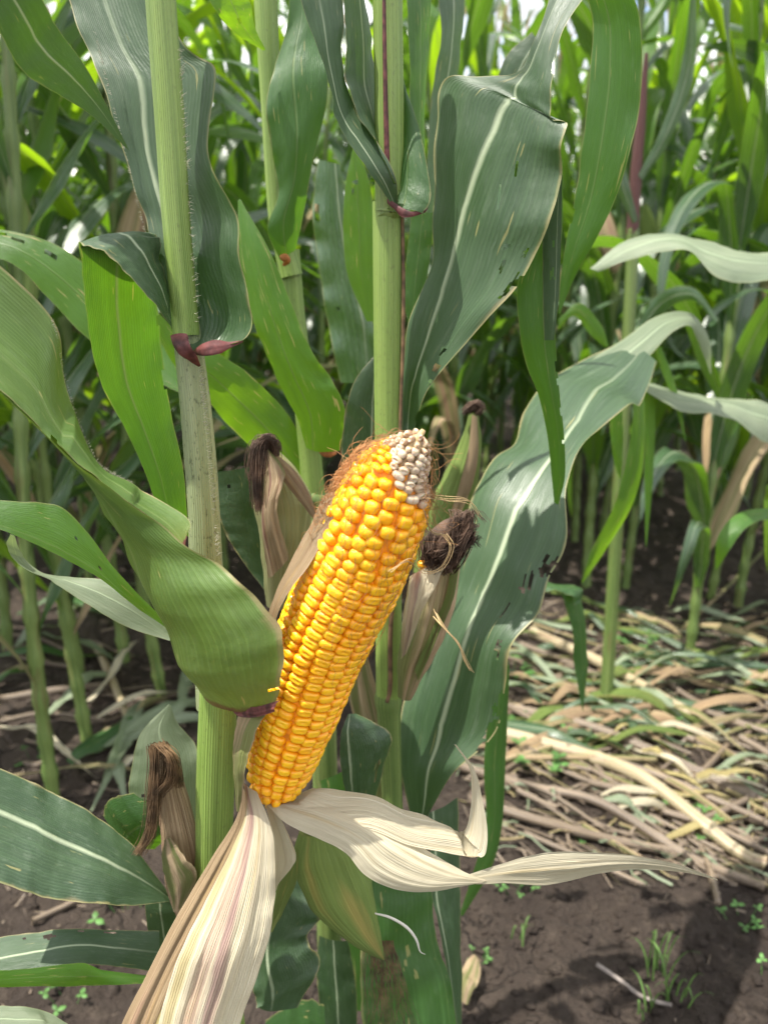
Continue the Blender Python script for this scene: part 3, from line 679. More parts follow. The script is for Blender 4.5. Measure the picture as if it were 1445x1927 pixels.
def kmesh(g_, white):
    if (g_, white) not in KM:
        vs, fs, us = KG[g_]; me = bpy.data.meshes.new('kernel'); me.from_pydata([tuple(v) for v in vs], [], fs)
        me.uv_layers.new(name='UVMap').data.foreach_set('uv', [c for u in us for q in u for c in q])
        me.polygons.foreach_set('use_smooth', [True]*len(fs)); me.materials.append(M['kernel_white' if white else 'kernel']); me.update(); KM[(g_, white)] = me
    return KM[(g_, white)]
rk = random.Random(11); ks = []
NR = 16; EL = sum((EP[i+1]-EP[i]).length for i in range(len(EP)-1))
for i in range(NR):
    off = (i+.5)/NR*6.2832; s = .0025 + rk.uniform(-.002, .002)
    while s < EL*.985:
        t = s/EL
        hi = smooth((t-.58)/.16); lo = smooth((.12-t)/.08)
        r_ = earrad(t)
        pitch = lerp(.00555, .0072, max(hi, lo*.7))*(1 if t < .82 else .85 if t < .875 else .50)
        wd = 6.2832*r_/NR
        a = off + .13*(t-.5) + .035*math.sin(t*9+i) + rk.gauss(0, .015+.05*hi)
        white = t + .05*math.sin(a) > .885 + rk.uniform(-.008, .008)
        skip = t > .955 and i % 2
        if t > .985 and i % 4: skip = True
        if not skip:
            if white: g_, hw, hl, hz = rk.choice([3, 7, 7, 4]), max(wd*.5, .0013)*rk.uniform(.72, 1.08), .0020*rk.uniform(.75, 1.12), .0024
            elif hi > .5: g_, hw, hl, hz = rk.choice([3, 3, 4, 2]), wd*.5*rk.uniform(.9, 1.04), pitch*.5*rk.uniform(.95, 1.08), .0042
            elif lo > .5: g_, hw, hl, hz = rk.choice([2, 3, 4]), wd*.5*rk.uniform(.96, 1.05), pitch*.5*rk.uniform(1., 1.08), .0042
            else: g_, hw, hl, hz = rk.choice([0, 0, 1, 2, 1, 5]), wd*.5*rk.uniform(.93, 1.01), pitch*.5*rk.uniform(1.0, 1.08), .0040
            p, T, c, s_ = earframe(t); out = c*math.cos(a)+s_*math.sin(a); sd = T.cross(out)
            base = p + out*(r_-hz + rk.gauss(0, .00022))
            tilt = rk.gauss(0, .07 if not white else .25); T2 = (T*math.cos(tilt)+sd*math.sin(tilt)); lean = rk.gauss(0, .06 if not white else .35) + .12*(t > .75); T2 = (T2 + out*-lean*.3).normalized(); sd2 = T2.cross(out).normalized(); o2 = sd2.cross(T2).normalized()
            mt = Matrix.Identity(4)
            for ax, (vec, sc_) in enumerate(((sd2, hw), (T2, hl), (o2 if o2.dot(out) > 0 else -o2, hz))):
                for q in range(3): mt[q][ax] = vec[q]*sc_
            mt.translation = base
            ks.append((out.dot(c), g_, white, mt))
        s += pitch*rk.uniform(.95, 1.05)
ks.sort(key=lambda k: -k[0]); rest = MB()
for q, (fc, g_, white, mt) in enumerate(ks):
    if q < 298:
        o = bpy.data.objects.new('kernel', kmesh(g_, white)); COL.objects.link(o); o.parent = ear
        m2 = mt.copy(); m2.translation = mt.translation - WO[ear]; o.matrix_local = m2
    else:
        vs, fs, us = KG[g_]; rest.add([mt @ v for v in vs], fs, us, 1 if white else 0)
rest.build('kernel', [M['kernel'], M['kernel_white']], ear, kind='stuff')
print('kernels', len(ks))
# chaff between the white kernels
# silk on the tip
rs = random.Random(5); mb = MB()
def silk_on_ear(t0, a0, n=9, spread=.3, lift=.001, curl=.004, r=.00014, run=-.02):
    t, a = t0, a0; pts = []
    for q in range(n):
        p, T, c, s_ = earframe(max(0.02, min(.995, t))); pts.append(p + (c*math.cos(a)+s_*math.sin(a))*(earrad(max(0, min(1, t)))+lift*rs.uniform(.1, 1.6)) + Vector([rs.uniform(-1, 1)*curl*.25 for _ in range(3)]))
        t += run*rs.uniform(.5, 1.3); a += rs.uniform(-spread, spread)*.35
    tube(mb, pts, [r, r, r*.5], sides=3, n=n*3)
for q in range(60): silk_on_ear(rs.uniform(.86, .99), rs.uniform(-1.9, -.9) if rs.random() < .75 else rs.uniform(1.0, 1.9), lift=.0022, curl=.006, run=-.016)
for q in range(34): silk_on_ear(rs.uniform(.72, .9), rs.uniform(-2, -1.1), lift=.003, curl=.008, run=-.014)
for q in range(50): silk_on_ear(rs.uniform(.6, .99), rs.uniform(-1.2, 1.3), n=11, lift=.0009, curl=.002, run=-.02, r=.00009)
for q in range(20): silk_on_ear(rs.uniform(.45, .8), rs.uniform(.2, 1.6), n=10, lift=.001, curl=.003, run=-.018, r=.00009)
for q in range(46):      # loose ends curling off to the right and left of the tip
    sgn = 1 if q < 30 else -1
    t = rs.uniform(.74, .99); p, T, c, s_ = earframe(t); a = sgn*rs.uniform(1.2, 1.8); b = p + (c*math.cos(a)+s_*math.sin(a))*earrad(t)
    d = (s_*sgn*1.0 + Vector((0, rs.uniform(-.5, .5), rs.uniform(-.9, .3)))).normalized(); pts = [b]; an = rs.uniform(-.6, .6)
    for k in range(7): an += rs.uniform(-.8, .8); d = (Quaternion(Vector((0, 1, 0)), an*.5) @ d); pts.append(pts[-1] + d*rs.uniform(.0015, .0035))
    tube(mb, pts, [.00012, .00008], sides=3, n=22)
mb.build('silk', M['silk_gold'], ear, kind='stuff')

# husks pulled down
def husk(mat, sheets, label=None, parent=None, name='husk'):
    mb = MB()
    for s in sheets: sheet(mb, **s)
    return mb.build(name, mat, parent or ear, label=label)
husk(M['husk_purple'], [dict(Ls=E([(458, 1470, .357), (462, 1530, .352), (430, 1610, .345), (385, 1700, .338), (340, 1790, .332), (310, 1880, .328), (285, 1990, .325)]),
    Rs=E([(484, 1490, .352), (512, 1560, .345), (518, 1640, .338), (514, 1720, .333), (500, 1790, .330), (468, 1880, .328), (430, 1990, .325)]), na=80, nc=46, cup=[.1, .25, .22, .18, .12, .1], ridges=.028, seed=2)],
    'large cream husk with purple stripe hanging in front')
husk(M['husk_brown'], [dict(Ls=E([(456, 1480, .362), (444, 1540, .362), (392, 1625, .357), (330, 1730, .350), (278, 1830, .345), (235, 1915, .340), (195, 2000, .336)]),
    Rs=E([(470, 1500, .362), (466, 1560, .358), (445, 1640, .353), (400, 1740, .346), (350, 1840, .340), (320, 1920, .336), (290, 2000, .334)]), na=70, nc=26, cup=[.1, .15, .15, .1], ridges=.06, seed=5)],
    'tan brown edge husk behind the cream one')
husk(M['husk_yellow'], [dict(Ls=E([(420, 1660, .3455), (380, 1740, .340), (340, 1830, .335), (300, 1910, .331), (270, 2000, .329)]),
    Rs=E([(440, 1665, .3415), (400, 1750, .336), (356, 1835, .3315), (330, 1920, .3275), (305, 2000, .326)]), na=50, nc=10, cup=.12, ridges=.03, seed=9)], 'narrow yellowish husk strip')
husk(M['husk'], [dict(Ls=E([(500, 1515, .360), (512, 1570, .362), (515, 1620, .363), (513, 1680, .364)]), Rs=E([(515, 1515, .362), (545, 1575, .365), (556, 1620, .366), (520, 1665, .366)]), na=30, nc=14, cup=.25, ridges=.03, seed=4)])
husk(M['husk_green'], [dict(Ls=E([(540, 1590, .378), (525, 1640, .374), (512, 1690, .370), (505, 1750, .368)]), Rs=E([(562, 1600, .38), (560, 1650, .378), (540, 1700, .374), (512, 1755, .370)]), na=30, nc=10, cup=.05, ridges=.04, seed=6)])
# right: the curled one
husk(M['husk'], [dict(Ls=E([(500, 1505, .362), (560, 1530, .352), (620, 1560, .345), (690, 1560, .340), (770, 1590, .336), (840, 1604, .333), (888, 1612, .331), (912, 1608, .331), (917, 1570, .334), (908, 1510, .338), (893, 1450, .342), (858, 1401, .346)]),
    Rs=E([(545, 1500, .375), (600, 1482, .372), (650, 1490, .368), (705, 1498, .362), (755, 1522, .356), (800, 1534, .352), (845, 1560, .350), (872, 1562, .350), (884, 1530, .350), (888, 1480, .349), (882, 1440, .348), (854, 1400, .347)]),
    na=110, nc=28, cup=[.05, .15, .22, .22, .2, .25, .25, .2, .15, .1], ridges=.03, seed=12),
    ], 'cream husk curled up at its end, right of the ear')
husk(M['husk'], [dict(Ls=E([(500, 1512, .358), (540, 1550, .348), (600, 1578, .340), (650, 1605, .335), (690, 1650, .330), (750, 1675, .327), (810, 1678, .326), (870, 1668, .327), (905, 1662, .328)]),
    Rs=E([(520, 1510, .362), (590, 1512, .358), (650, 1525, .352), (710, 1548, .346), (770, 1580, .341), (820, 1610, .337), (865, 1636, .333), (890, 1648, .330), (915, 1656, .329)]),
    na=80, nc=30, cup=[.05, .2, .25, .22, .18, .14, .08], ridges=.035, seed=21),
    dict(Ls=E([(880, 1646, .331), (940, 1626, .334), (1000, 1608, .337), (1060, 1601, .340), (1130, 1604, .343), (1200, 1610, .346), (1260, 1622, .349), (1310, 1638, .352), (1348, 1654, .355)]),
    Rs=E([(895, 1664, .328), (950, 1663, .330), (1010, 1666, .333), (1065, 1660, .337), (1120, 1645, .341), (1185, 1636, .345), (1250, 1638, .349), (1300, 1644, .352), (1350, 1657, .355)]),
    na=70, nc=20, cup=[.02, .12, .15, .1, .05], ridges=.06, seed=22, m=1)] , 'long cream husk twisting to a thin yellowish point at the right')
ear.children[-1].data.materials.append(M['husk_yellow'])
# thin dry strip up the left side of the ear
husk(M['husk_brown'], [dict(Ls=E([(643, 920, .353), (608, 936, .352), (585, 985, .350), (552, 1045, .346), (522, 1110, .343), (505, 1160, .342), (500, 1230, .345)]),
    Rs=E([(644, 926, .351), (632, 962, .342), (612, 1010, .338), (580, 1068, .335), (548, 1110, .334), (522, 1160, .335), (508, 1235, .342)]), na=60, nc=14, cup=.12, ridges=.05, seed=31)],
    'thin dry brown husk strip along the left side of the ear')
# green husk bulging under the ear
mb = MB()
tube(mb, [V(600, 1560, .392), V(612, 1610, .390), V(640, 1680, .386), (V(675, 1740, .382)), V(706, 1785, .378), V(722, 1806, .376)], [pxsize(.385, 1650, q) for q in (38, 64, 66, 42, 16, 2)], sides=28, n=50, squash=.55, jit=.05, seed=3, vscale=4.)
mb.build('husk', M['husk_green'], ear, label='green outer husk with brown patches, bulging below the ear')
mb = MB(); tube(mb, E([(706, 1719, .36), (735, 1727, .355), (765, 1745, .352), (783, 1768, .35), (790, 1790, .35), (800, 1796, .35)]), [.0006, .0011, .0012, .0009, .0005, .0002], sides=6, n=24, squash=.5); mb.build('dry_strand', M['white_root'], ear)
mb = MB(); rs2 = random.Random(8)
for q in range(70):
    x0 = rs2.uniform(690, 740); x1 = x0 + rs2.uniform(-20, 50)
    tube(mb, E([(x0, 1770, .40), (lerp(x0, x1, .3)+rs2.uniform(-14, 14), 1810, .40), (lerp(x0, x1, .6)+rs2.uniform(-18, 18), 1860, .40), (x1+rs2.uniform(-20, 20), 1930, .40)]), [.0002, .0002, .0001], sides=3, n=12)
mb.build('silk', M['silk_brown'], ear, kind='stuff')

# small dry ear low at left
def cone_ear(parent, pts, rads, mat, label=None, silk=None, squash=.8, seed=0, vs=4.):
    mb = MB(); tube(mb, [V(*p) for p in pts], [pxsize(p[2], p[1], r_) for p, r_ in zip(pts, rads)], sides=24, n=40, squash=squash, jit=.10, seed=seed, vscale=vs, groove=.25)
    e_ = mb.build('ear', mat, parent, label=label); return e_
e2 = cone_ear(A, [(306, 1412, .405), (318, 1470, .405), (332, 1540, .405), (345, 1610, .403), (352, 1680, .402), (362, 1740, .402)], [14, 26, 33, 38, 36, 20], M['husk_brown'], 'small dry brown ear wrapped in its husk at lower left', seed=4)
mb = MB(); sheet(mb, E([(310, 1580, .392), (306, 1620, .39), (318, 1670, .39), (328, 1715, .392)]), E([(322, 1575, .388), (350, 1615, .382), (372, 1645, .384), (350, 1700, .388)]), na=30, nc=12, cup=.15, ridges=.05, seed=7); mb.build('husk', M['husk_tan'], e2)
def strands(parent, mat, paths, n, jitpx, rad, seed, seg=16, name='silk', thick=1):
    r_ = random.Random(seed); mb = MB()
    for q in range(n):
        pa = r_.choice(paths); ox, oy = r_.gauss(0, jitpx), r_.gauss(0, jitpx*.6); oz = r_.uniform(-.008, .004)
        tube(mb, [V(x+ox*s+r_.gauss(0, jitpx*.35), y+oy+r_.gauss(0, jitpx*.35), Y+oz) for (x, y, Y), s in zip(pa, [1]*len(pa))], [rad, rad, rad*.5], sides=3, n=seg)
    return mb.build(name, mat, parent, kind='stuff')
strands(e2, M['silk_brown'], [[(290, 1405, .395), (292, 1440, .393), (290, 1490, .391), (286, 1540, .390), (278, 1580, .390), (260, 1606, .39)],
                              [(300, 1402, .395), (320, 1430, .392), (318, 1470, .391), (296, 1500, .391), (288, 1560, .390)],
                              [(306, 1400, .395), (328, 1425, .393), (336, 1460, .393), (338, 1480, .395)]], 240, 5, .00028, 3)

# ------------------------------------------------------------------ foreground plant B (middle stalk)
YB = .50
B = empty('corn_plant', foot(735, 1500, YB), 'corn plant with the straight stalk rising behind the tip of the peeled ear', 'corn plant')
stalk(B, [(729, -150, .50), (729, 0, .50), (731, 120, .50), (732, 250, .50), (732, 385, .50), (731, 400, .50)], [56, 57, 56, 56, 54, 56], M['stalk'], n=60)
stalk(B, [(730, 380, .502), (731, 500, .502), (731, 650, .502), (730, 800, .502), (730, 1000, .502), (731, 1200, .502), (731, 1325, .502)], [60, 60, 57, 52, 50, 50, 48], M['stalk'], n=60)
mb = MB(); pB = foot(735, 1500, YB)
tube(mb, [V(730, 1300, .503), V(734, 1400, .503), V(738, 1500, .503), V(742, 1600, .503), Vector((pB.x+.004, YB, .25)), Vector((pB.x, YB, .1)), Vector((pB.x, YB, -.03))], [.0095, .0085, .008, .0085, .0115, .012, .013], sides=16, n=50, knots=[(.03, .25, .012)])
mb.build('stalk', M['stalk_field'], B)
# dark sheath edge line down the stalk
mb = MB(); tube(mb, E([(722, -60, .489), (724, 100, .489), (727, 250, .489), (730, 330, .489), (742, 380, .488)]), [.0012, .0014, .0018, .0022, .0026], sides=6, n=40, squash=.4)
mb.build('sheath_edge', M['collar'], B)
mb = MB(); tube(mb, E([(757, 400, .496), (759, 520, .495), (758, 650, .495), (753, 800, .495), (750, 1000, .495), (735, 1180, .492), (734, 1290, .492), (728, 1322, .492)]), [.0012, .0014, .0014, .0012, .0012, .002, .002, .0015], sides=6, n=50, squash=.5)
mb.build('sheath_edge', M['silk_brown'], B)
membrane(B, [(728, 374, .4865), (740, 380, .484), (756, 390, .481), (775, 398, .480), (806, 390, .481)], [(730, 384, .4865), (742, 394, .484), (756, 408, .481), (776, 408, .480), (800, 400, .481)], M['collar'], None, 6)
# upper leaves of B
fg_leaf('leaf', B, M['leaf'], [dict(
    Ls=E([(742, 392, .487), (690, 318, .472), (655, 268, .468), (634, 225, .466), (626, 180, .468), (600, 100, .47), (572, 20, .475), (545, -60, .48)]),
    Rs=E([(748, 388, .487), (742, 330, .481), (700, 250, .485), (668, 200, .49), (648, 150, .49), (644, 90, .49), (648, 30, .49), (640, -60, .49)]), na=80, nc=18, cup=-.1, rib=.5, ruffle=.02, rfreq=2),
    dict(Ls=E([(648, -60, .488), (650, 20, .488), (652, 90, .488), (650, 150, .487), (670, 205, .483), (706, 262, .479), (744, 345, .479)]),
         Rs=E([(680, -60, .52), (692, 20, .52), (702, 90, .52), (708, 160, .52), (712, 230, .52), (712, 300, .515), (720, 360, .51)]), na=50, nc=12, cup=.06, rib=.5)],
    'blue green leaf with a pale twisted edge left of the middle stalk')
fg_leaf('leaf', B, M['leaf_mid'], [dict(
    Ls=E([(740, 398, .487), (752, 350, .495), (755, 280, .50), (755, 200, .51), (750, 100, .52)]),
    Rs=E([(795, 402, .480), (810, 375, .482), (803, 310, .49), (785, 230, .50), (757, 150, .515)]), na=40, nc=14, cup=[.2, .15, .05], rib=.3)])
# the big leaf with white midrib
fg_leaf('leaf', B, M['leaf'], [dict(
    Ls=E([(752, 840, .50), (753, 760, .515), (757, 690, .52), (768, 610, .52), (795, 540, .52), (815, 470, .52), (819, 390, .52), (815, 300, .52), (821, 220, .52), (834, 153, .52), (905, 143, .503), (972, 135, .486), (1000, 85, .482), (1022, 35, .485), (1050, -60, .495)]),
    Rs=E([(778, 830, .50), (785, 790, .50), (806, 728, .49), (880, 640, .48), (960, 560, .47), (1012, 470, .465), (1038, 400, .46), (1050, 330, .46), (1058, 280, .46), (1063, 230, .460), (1038, 224, .465), (1036, 180, .466), (1041, 138, .468), (1062, 50, .474), (1140, -60, .485)]),
    na=190, nc=60, cup=[.0, .05, .06, .08, .08, .06, .04, .03, .02, .01, 0], crease=-.03, rib=[.5, .5, .55, .39, .27, .23, .29, .41, .49, .55, .5, .14, .16, .2, .3], ruffle=.005, rfreq=3.4,
    holes=[(1., .077, .1, .012), (.93, .15, .04, .004), (.87, .17, .06, .004), (.8, .19, .02, .007), (1., .31, .05, .007), (.94, .30, .02, .018), (.92, .35, .012, .012), (.78, .33, .01, .012), (.75, .36, .03, .003), (.6, .45, .006, .02), (.7, .5, .006, .015), (.97, .87, .08, .015)])],
    'large blue green leaf with a bold white midrib and torn holes, right of the middle stalk')
fg_leaf('leaf', B, M['leaf'], [dict(Ls=E([(702, 672, .53), (672, 708, .525), (655, 750, .52), (645, 810, .52), (644, 860, .52), (660, 930, .52)]), Rs=E([(712, 675, .53), (712, 720, .53), (712, 780, .53), (712, 830, .53), (712, 880, .53), (712, 940, .53)]), na=30, nc=12, cup=.06, rib=.8)])
# long green leaf at right top, hanging
fg_leaf('leaf', B, M['leaf_mid'], [dict(
    Ls=E([(1085, -60, .56), (1112, 40, .56), (1108, 160, .56), (1093, 290, .565), (1080, 380, .57), (1066, 450, .575), (1055, 520, .58), (1050, 590, .585)]),
    Rs=E([(1170, -60, .53), (1202, 40, .53), (1206, 160, .535), (1186, 280, .54), (1155, 380, .55), (1118, 455, .56), (1082, 520, .575), (1052, 592, .585)]), na=70, nc=18, cup=.06, crease=-.04, rib=.4,
    holes=[(.0, .62, .04, .03)])], 'long green leaf with yellow flecks at upper right')
fg_leaf('leaf', B, M['leaf_mid'], [dict(
    Ls=E([(1050, 300, .50), (1010, 430, .50), (975, 530, .50), (975, 600, .50), (988, 680, .505), (1012, 745, .51), (1030, 820, .52), (1037, 890, .53), (1042, 945, .535)]),
    Rs=E([(1060, 300, .49), (1058, 430, .495), (1045, 530, .495), (1044, 620, .495), (1048, 690, .50), (1054, 755, .505), (1062, 830, .515), (1062, 900, .525), (1050, 950, .535)]), na=80, nc=16, cup=.08, rib=.7, ruffle=.03, rfreq=3,
    holes=[(1., .5, .08, .012), (1., .56, .06, .01), (1., .66, .07, .012), (.95, .75, .05, .01)])], 'narrow dark green leaf hanging in front of the big lower leaf')
fg_leaf('leaf', B, M['leaf'], [dict(
    Ls=E([(1035, 330, .49), (1022, 420, .49), (1020, 500, .49), (1022, 570, .49), (1024, 640, .49)]), Rs=E([(1058, 330, .485), (1056, 420, .485), (1054, 500, .485), (1050, 570, .485), (1042, 640, .485)]), na=50, nc=10, cup=.05, rib=.8,
    holes=[(.6, .55, .12, .03), (.6, .36, .06, .03)])])
# the big lower right leaf
fg_leaf('leaf', B, M['leaf'], [dict(
    Ls=E([(772, 1540, .52), (752, 1440, .53), (755, 1350, .54), (775, 1270, .55), (815, 1175, .56), (850, 1095, .57), (868, 1010, .58), (892, 920, .60), (925, 868, .62), (968, 838, .65), (985, 775, .69), (1030, 715, .74), (1110, 672, .80), (1180, 640, .85)]),
    Rs=E([(800, 1545, .51), (850, 1460, .50), (930, 1380, .50), (950, 1290, .50), (965, 1215, .50), (1012, 1155, .51), (1030, 1085, .52), (1066, 1010, .53), (1066, 920, .56), (1086, 850, .59), (1128, 805, .63), (1180, 768, .68), (1205, 760, .74), (1235, 680, .82)]),
    na=190, nc=64, cup=[.0, .04, .06, .08, .08, .08, .08, .10, .1, .08], crease=-.035, rib=[.7, .57, .45, .49, .49, .42, .5, .5, .66, .75, .75, .6, .5, .5], ruffle=.018, rfreq=3.5,
    holes=[(.93, .47, .03, .012), (.97, .48, .02, .02), (.9, .49, .02, .006), (.86, .44, .012, .015), (.8, .42, .03, .004), (.8, .43, .006, .015), (.95, .16, .04, .015), (.99, .2, .04, .02), (.93, .19, .02, .008), (.86, .30, .02, .01), (.9, .29, .01, .012), (.72, .37, .008, .02), (.99, .13, .03, .01)]),
    ], 'very large blue green leaf with a white midrib and eaten right edge, right of the ear')
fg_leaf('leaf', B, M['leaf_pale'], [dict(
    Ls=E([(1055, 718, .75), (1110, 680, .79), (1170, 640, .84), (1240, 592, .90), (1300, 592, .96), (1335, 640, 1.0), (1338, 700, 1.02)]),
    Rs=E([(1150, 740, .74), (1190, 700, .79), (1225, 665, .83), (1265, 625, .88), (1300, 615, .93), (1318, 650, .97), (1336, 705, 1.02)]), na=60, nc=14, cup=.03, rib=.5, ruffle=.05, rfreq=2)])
# lower dark leaves
fg_leaf('leaf', B, M['leaf'], [dict(
    Ls=E([(655, 1344, .455), (642, 1380, .45), (640, 1430, .45), (648, 1480, .45), (660, 1520, .45)]), Rs=E([(670, 1343, .46), (705, 1360, .46), (737, 1387, .46), (722, 1445, .46), (700, 1530, .46)]), na=36, nc=20, cup=.12, rib=.15,
    holes=[(.75, .72, .02, .08), (.8, .66, .06, .015)])], 'torn blue green leaf piece below the ear')
fg_leaf('leaf', B, M['leaf_mid'], [dict(
    Ls=E([(690, 1620, .46), (682, 1700, .45), (678, 1800, .44), (680, 1900, .43), (690, 2000, .42)]), Rs=E([(805, 1600, .47), (812, 1680, .46), (822, 1770, .45), (850, 1860, .44), (866, 2000, .43)]), na=50, nc=16, cup=.05, rib=.97)])
fg_leaf('leaf', B, M['leaf'], [dict(
    Ls=E([(806, 1530, .50), (812, 1620, .49), (815, 1700, .48), (838, 1800, .47), (860, 1960, .46)]), Rs=E([(862, 1500, .52), (866, 1620, .51), (866, 1700, .50), (868, 1800, .49), (870, 1960, .48)]), na=50, nc=12, cup=.05, rib=.1, spots=.5) if False else dict(
    Ls=E([(806, 1530, .50), (812, 1620, .49), (815, 1700, .48), (838, 1800, .47), (860, 1960, .46)]), Rs=E([(862, 1500, .52), (866, 1620, .51), (866, 1700, .50), (868, 1800, .49), (870, 1960, .48)]), na=50, nc=12, cup=.05, rib=.1)])
fg_leaf('leaf', B, M['leaf_mid'], [dict(
    Ls=E([(930, 1250, .60), (918, 1350, .60), (910, 1450, .60), (914, 1550, .60), (890, 1640, .60), (865, 1720, .60)]), Rs=E([(958, 1250, .60), (955, 1350, .60), (950, 1450, .60), (945, 1550, .60), (922, 1640, .60), (870, 1725, .60)]), na=50, nc=10, cup=.08, ruffle=.05, rfreq=3)],
    'narrow shaded leaf hanging behind the big lower leaf')
fg_leaf('leaf', B, M['leaf'], [dict(
    Ls=E([(470, 1600, .46), (480, 1700, .45), (475, 1800, .44), (480, 1880, .43), (490, 1900, .425)]), Rs=E([(560, 1640, .45), (603, 1720, .44), (578, 1765, .435), (602, 1815, .43), (560, 1895, .425)]), na=50, nc=18, cup=.1, rib=.3, ruffle=.03)])
fg_leaf('leaf', B, M['leaf'], [dict(
    Ls=E([(600, 1760, .52), (595, 1820, .52), (600, 1880, .52), (610, 1990, .52)]), Rs=E([(655, 1770, .52), (668, 1840, .52), (672, 1900, .52), (670, 1990, .52)]), na=30, nc=10, cup=.1)])
fg_leaf('leaf', B, M['leaf_mid'], [dict(
    Ls=E([(500, 1920, .5), (540, 1895, .5), (580, 1880, .5), (610, 1890, .5)]), Rs=E([(500, 2000, .5), (540, 2000, .5), (590, 2000, .5), (620, 1990, .5)]), na=20, nc=8, cup=.1)])
fg_leaf('leaf', B, M['leaf_mid'], [dict(
    Ls=E([(600, 1470, .56), (610, 1560, .56), (640, 1640, .56), (650, 1760, .56), (665, 1900, .56)]), Rs=E([(730, 1400, .56), (745, 1500, .56), (760, 1600, .56), (770, 1700, .56), (760, 1900, .56)]), na=50, nc=14, cup=.06, rib=.5)])
mb = MB(); sheet(mb, E([(655, 1240, .52), (660, 1330, .52), (690, 1420, .52), (700, 1500, .52)]), E([(690, 1230, .52), (715, 1320, .52), (735, 1420, .52), (745, 1500, .52)]), na=30, nc=10, cup=.1, ridges=.05, seed=4); mb.build('sheath', M['husk_tan'], B, label='dried brown sheath beside the stalk below the ear')

# ear of B, right behind the peeled ear, dark silk
e4 = cone_ear(B, [(835, 1020, .47), (826, 1070, .465), (812, 1130, .465), (795, 1190, .468), (776, 1250, .475), (762, 1310, .485)], [30, 40, 46, 42, 30, 14], M['husk_tan'], 'half open ear with dark matted silk, tan and purple husk, right behind the peeled ear', seed=9)
mb = MB(); sheet(mb, E([(770, 1085, .448), (762, 1140, .445), (756, 1190, .447), (756, 1240, .455)]), E([(845, 1050, .440), (822, 1100, .436), (795, 1150, .438), (765, 1230, .45)]), na=40, nc=20, cup=.12, ridges=.06, seed=8); mb.build('husk', M['husk_purple'], e4)
mb = MB(); sheet(mb, E([(850, 1060, .45), (838, 1120, .45), (815, 1180, .452), (780, 1260, .46)]), E([(865, 1060, .455), (852, 1130, .455), (822, 1200, .458), (785, 1285, .465)]), na=30, nc=8, cup=.2, ridges=.04, seed=3); mb.build('husk', M['husk_green'], e4)
vs, fs, us = KG[2]
for (x, y, s_) in [(793, 1062, 1), (798, 1076, 1.1), (792, 1090, 1), (800, 1066, .9)]:
    o = bpy.data.objects.new('kernel', kmesh(2, False)); COL.objects.link(o); o.parent = e4; p = V(x, y, .4475); o.matrix_local = Matrix.Translation(p-WO[e4]) @ Matrix.Rotation(math.radians(90), 4, 'X') @ Matrix.Diagonal((.0026*s_, .0022*s_, .003, 1))
blob(e4, 'silk_clump', M['silk_dark'], [(812, 1070, .456), (826, 1045, .449), (844, 1018, .446), (862, 992, .447), (880, 968, .45)], [22, 28, 26, 20, 6], squash=.7, jit=1.1, seed=5, sides=24)
rf = random.Random(77); fan = []
for q in range(46):
    x0, y0 = rf.uniform(800, 856), rf.uniform(1050, 1080); x1, y1 = (rf.uniform(846, 896), rf.uniform(958, 1022)) if rf.random() < .8 else (rf.uniform(786, 830), rf.uniform(990, 1030))
    fan.append([(x0, y0, rf.uniform(.437, .45)), (lerp(x0, x1, .35)+rf.gauss(0, 9), lerp(y0, y1, .35)+rf.gauss(0, 9), .438), (lerp(x0, x1, .7)+rf.gauss(0, 10), lerp(y0, y1, .7)+rf.gauss(0, 9), .437), (x1, y1, rf.uniform(.436, .45)), (x1+rf.gauss(0, 12), y1+rf.uniform(-4, 22), .44)])
strands(e4, M['silk_dark'], fan, 460, 4, .00026, 6)
strands(e4, M['silk_pale'], [[(735, 1075, .32), (770, 1055, .33), (800, 1075, .34), (830, 1070, .35), (850, 1030, .36), (835, 1005, .37)], [(800, 935, .335), (840, 940, .36), (880, 945, .37), (902, 972, .375)],
    [(815, 1150, .42), (830, 1180, .41), (860, 1210, .41), (872, 1240, .41), (885, 1262, .41)], [(800, 960, .335), (815, 1000, .35), (845, 1010, .37), (850, 1050, .38)]], 14, 4, .00022, 9, 30)
mb = MB(); tube(mb, E([(815, 1160, .43), (835, 1182, .42), (862, 1210, .42), (872, 1240, .42), (884, 1262, .42)]), [.0004, .0004, .0002], sides=4, n=30); mb.build('silk', M['silk_pale'], e4)

# ------------------------------------------------------------------ plant C behind the middle, with its ear
YC = .60
Cc = empty('corn_plant', foot(600, 1000, YC), 'corn plant behind and between the two front stalks, with bright backlit leaves', 'corn plant')
stalk(Cc, [(492, -150, .60), (500, 0, .60), (510, 200, .60), (522, 400, .60), (536, 470, .60), (548, 520, .60)], [44, 45, 38, 36, 40, 44], M['stalk'], n=50)
stalk(Cc, [(545, 470, .605), (555, 600, .605), (570, 720, .605), (582, 840, .605), (592, 950, .605)], [38, 40, 42, 42, 44], M['stalk'], n=50)
mb = MB(); pC = foot(600, 1000, YC); tube(mb, [V(592, 940, .605), V(600, 1000, .605), Vector((pC.x, YC, .3)), Vector((pC.x, YC, -.03))], [.0105, .0105, .012, .013], sides=14, n=30); mb.build('stalk', M['stalk_field'], Cc)
blob(Cc, 'collar', M['collar_orange'], [(527, 478, .590), (533, 482, .588), (540, 490, .587), (533, 500, .59)], [3, 8, 8, 2], squash=.4)
blob(Cc, 'collar', M['collar_orange'], [(598, 842, .590), (610, 850, .586), (622, 853, .584), (634, 852, .586)], [4, 9, 8, 2], squash=.4)
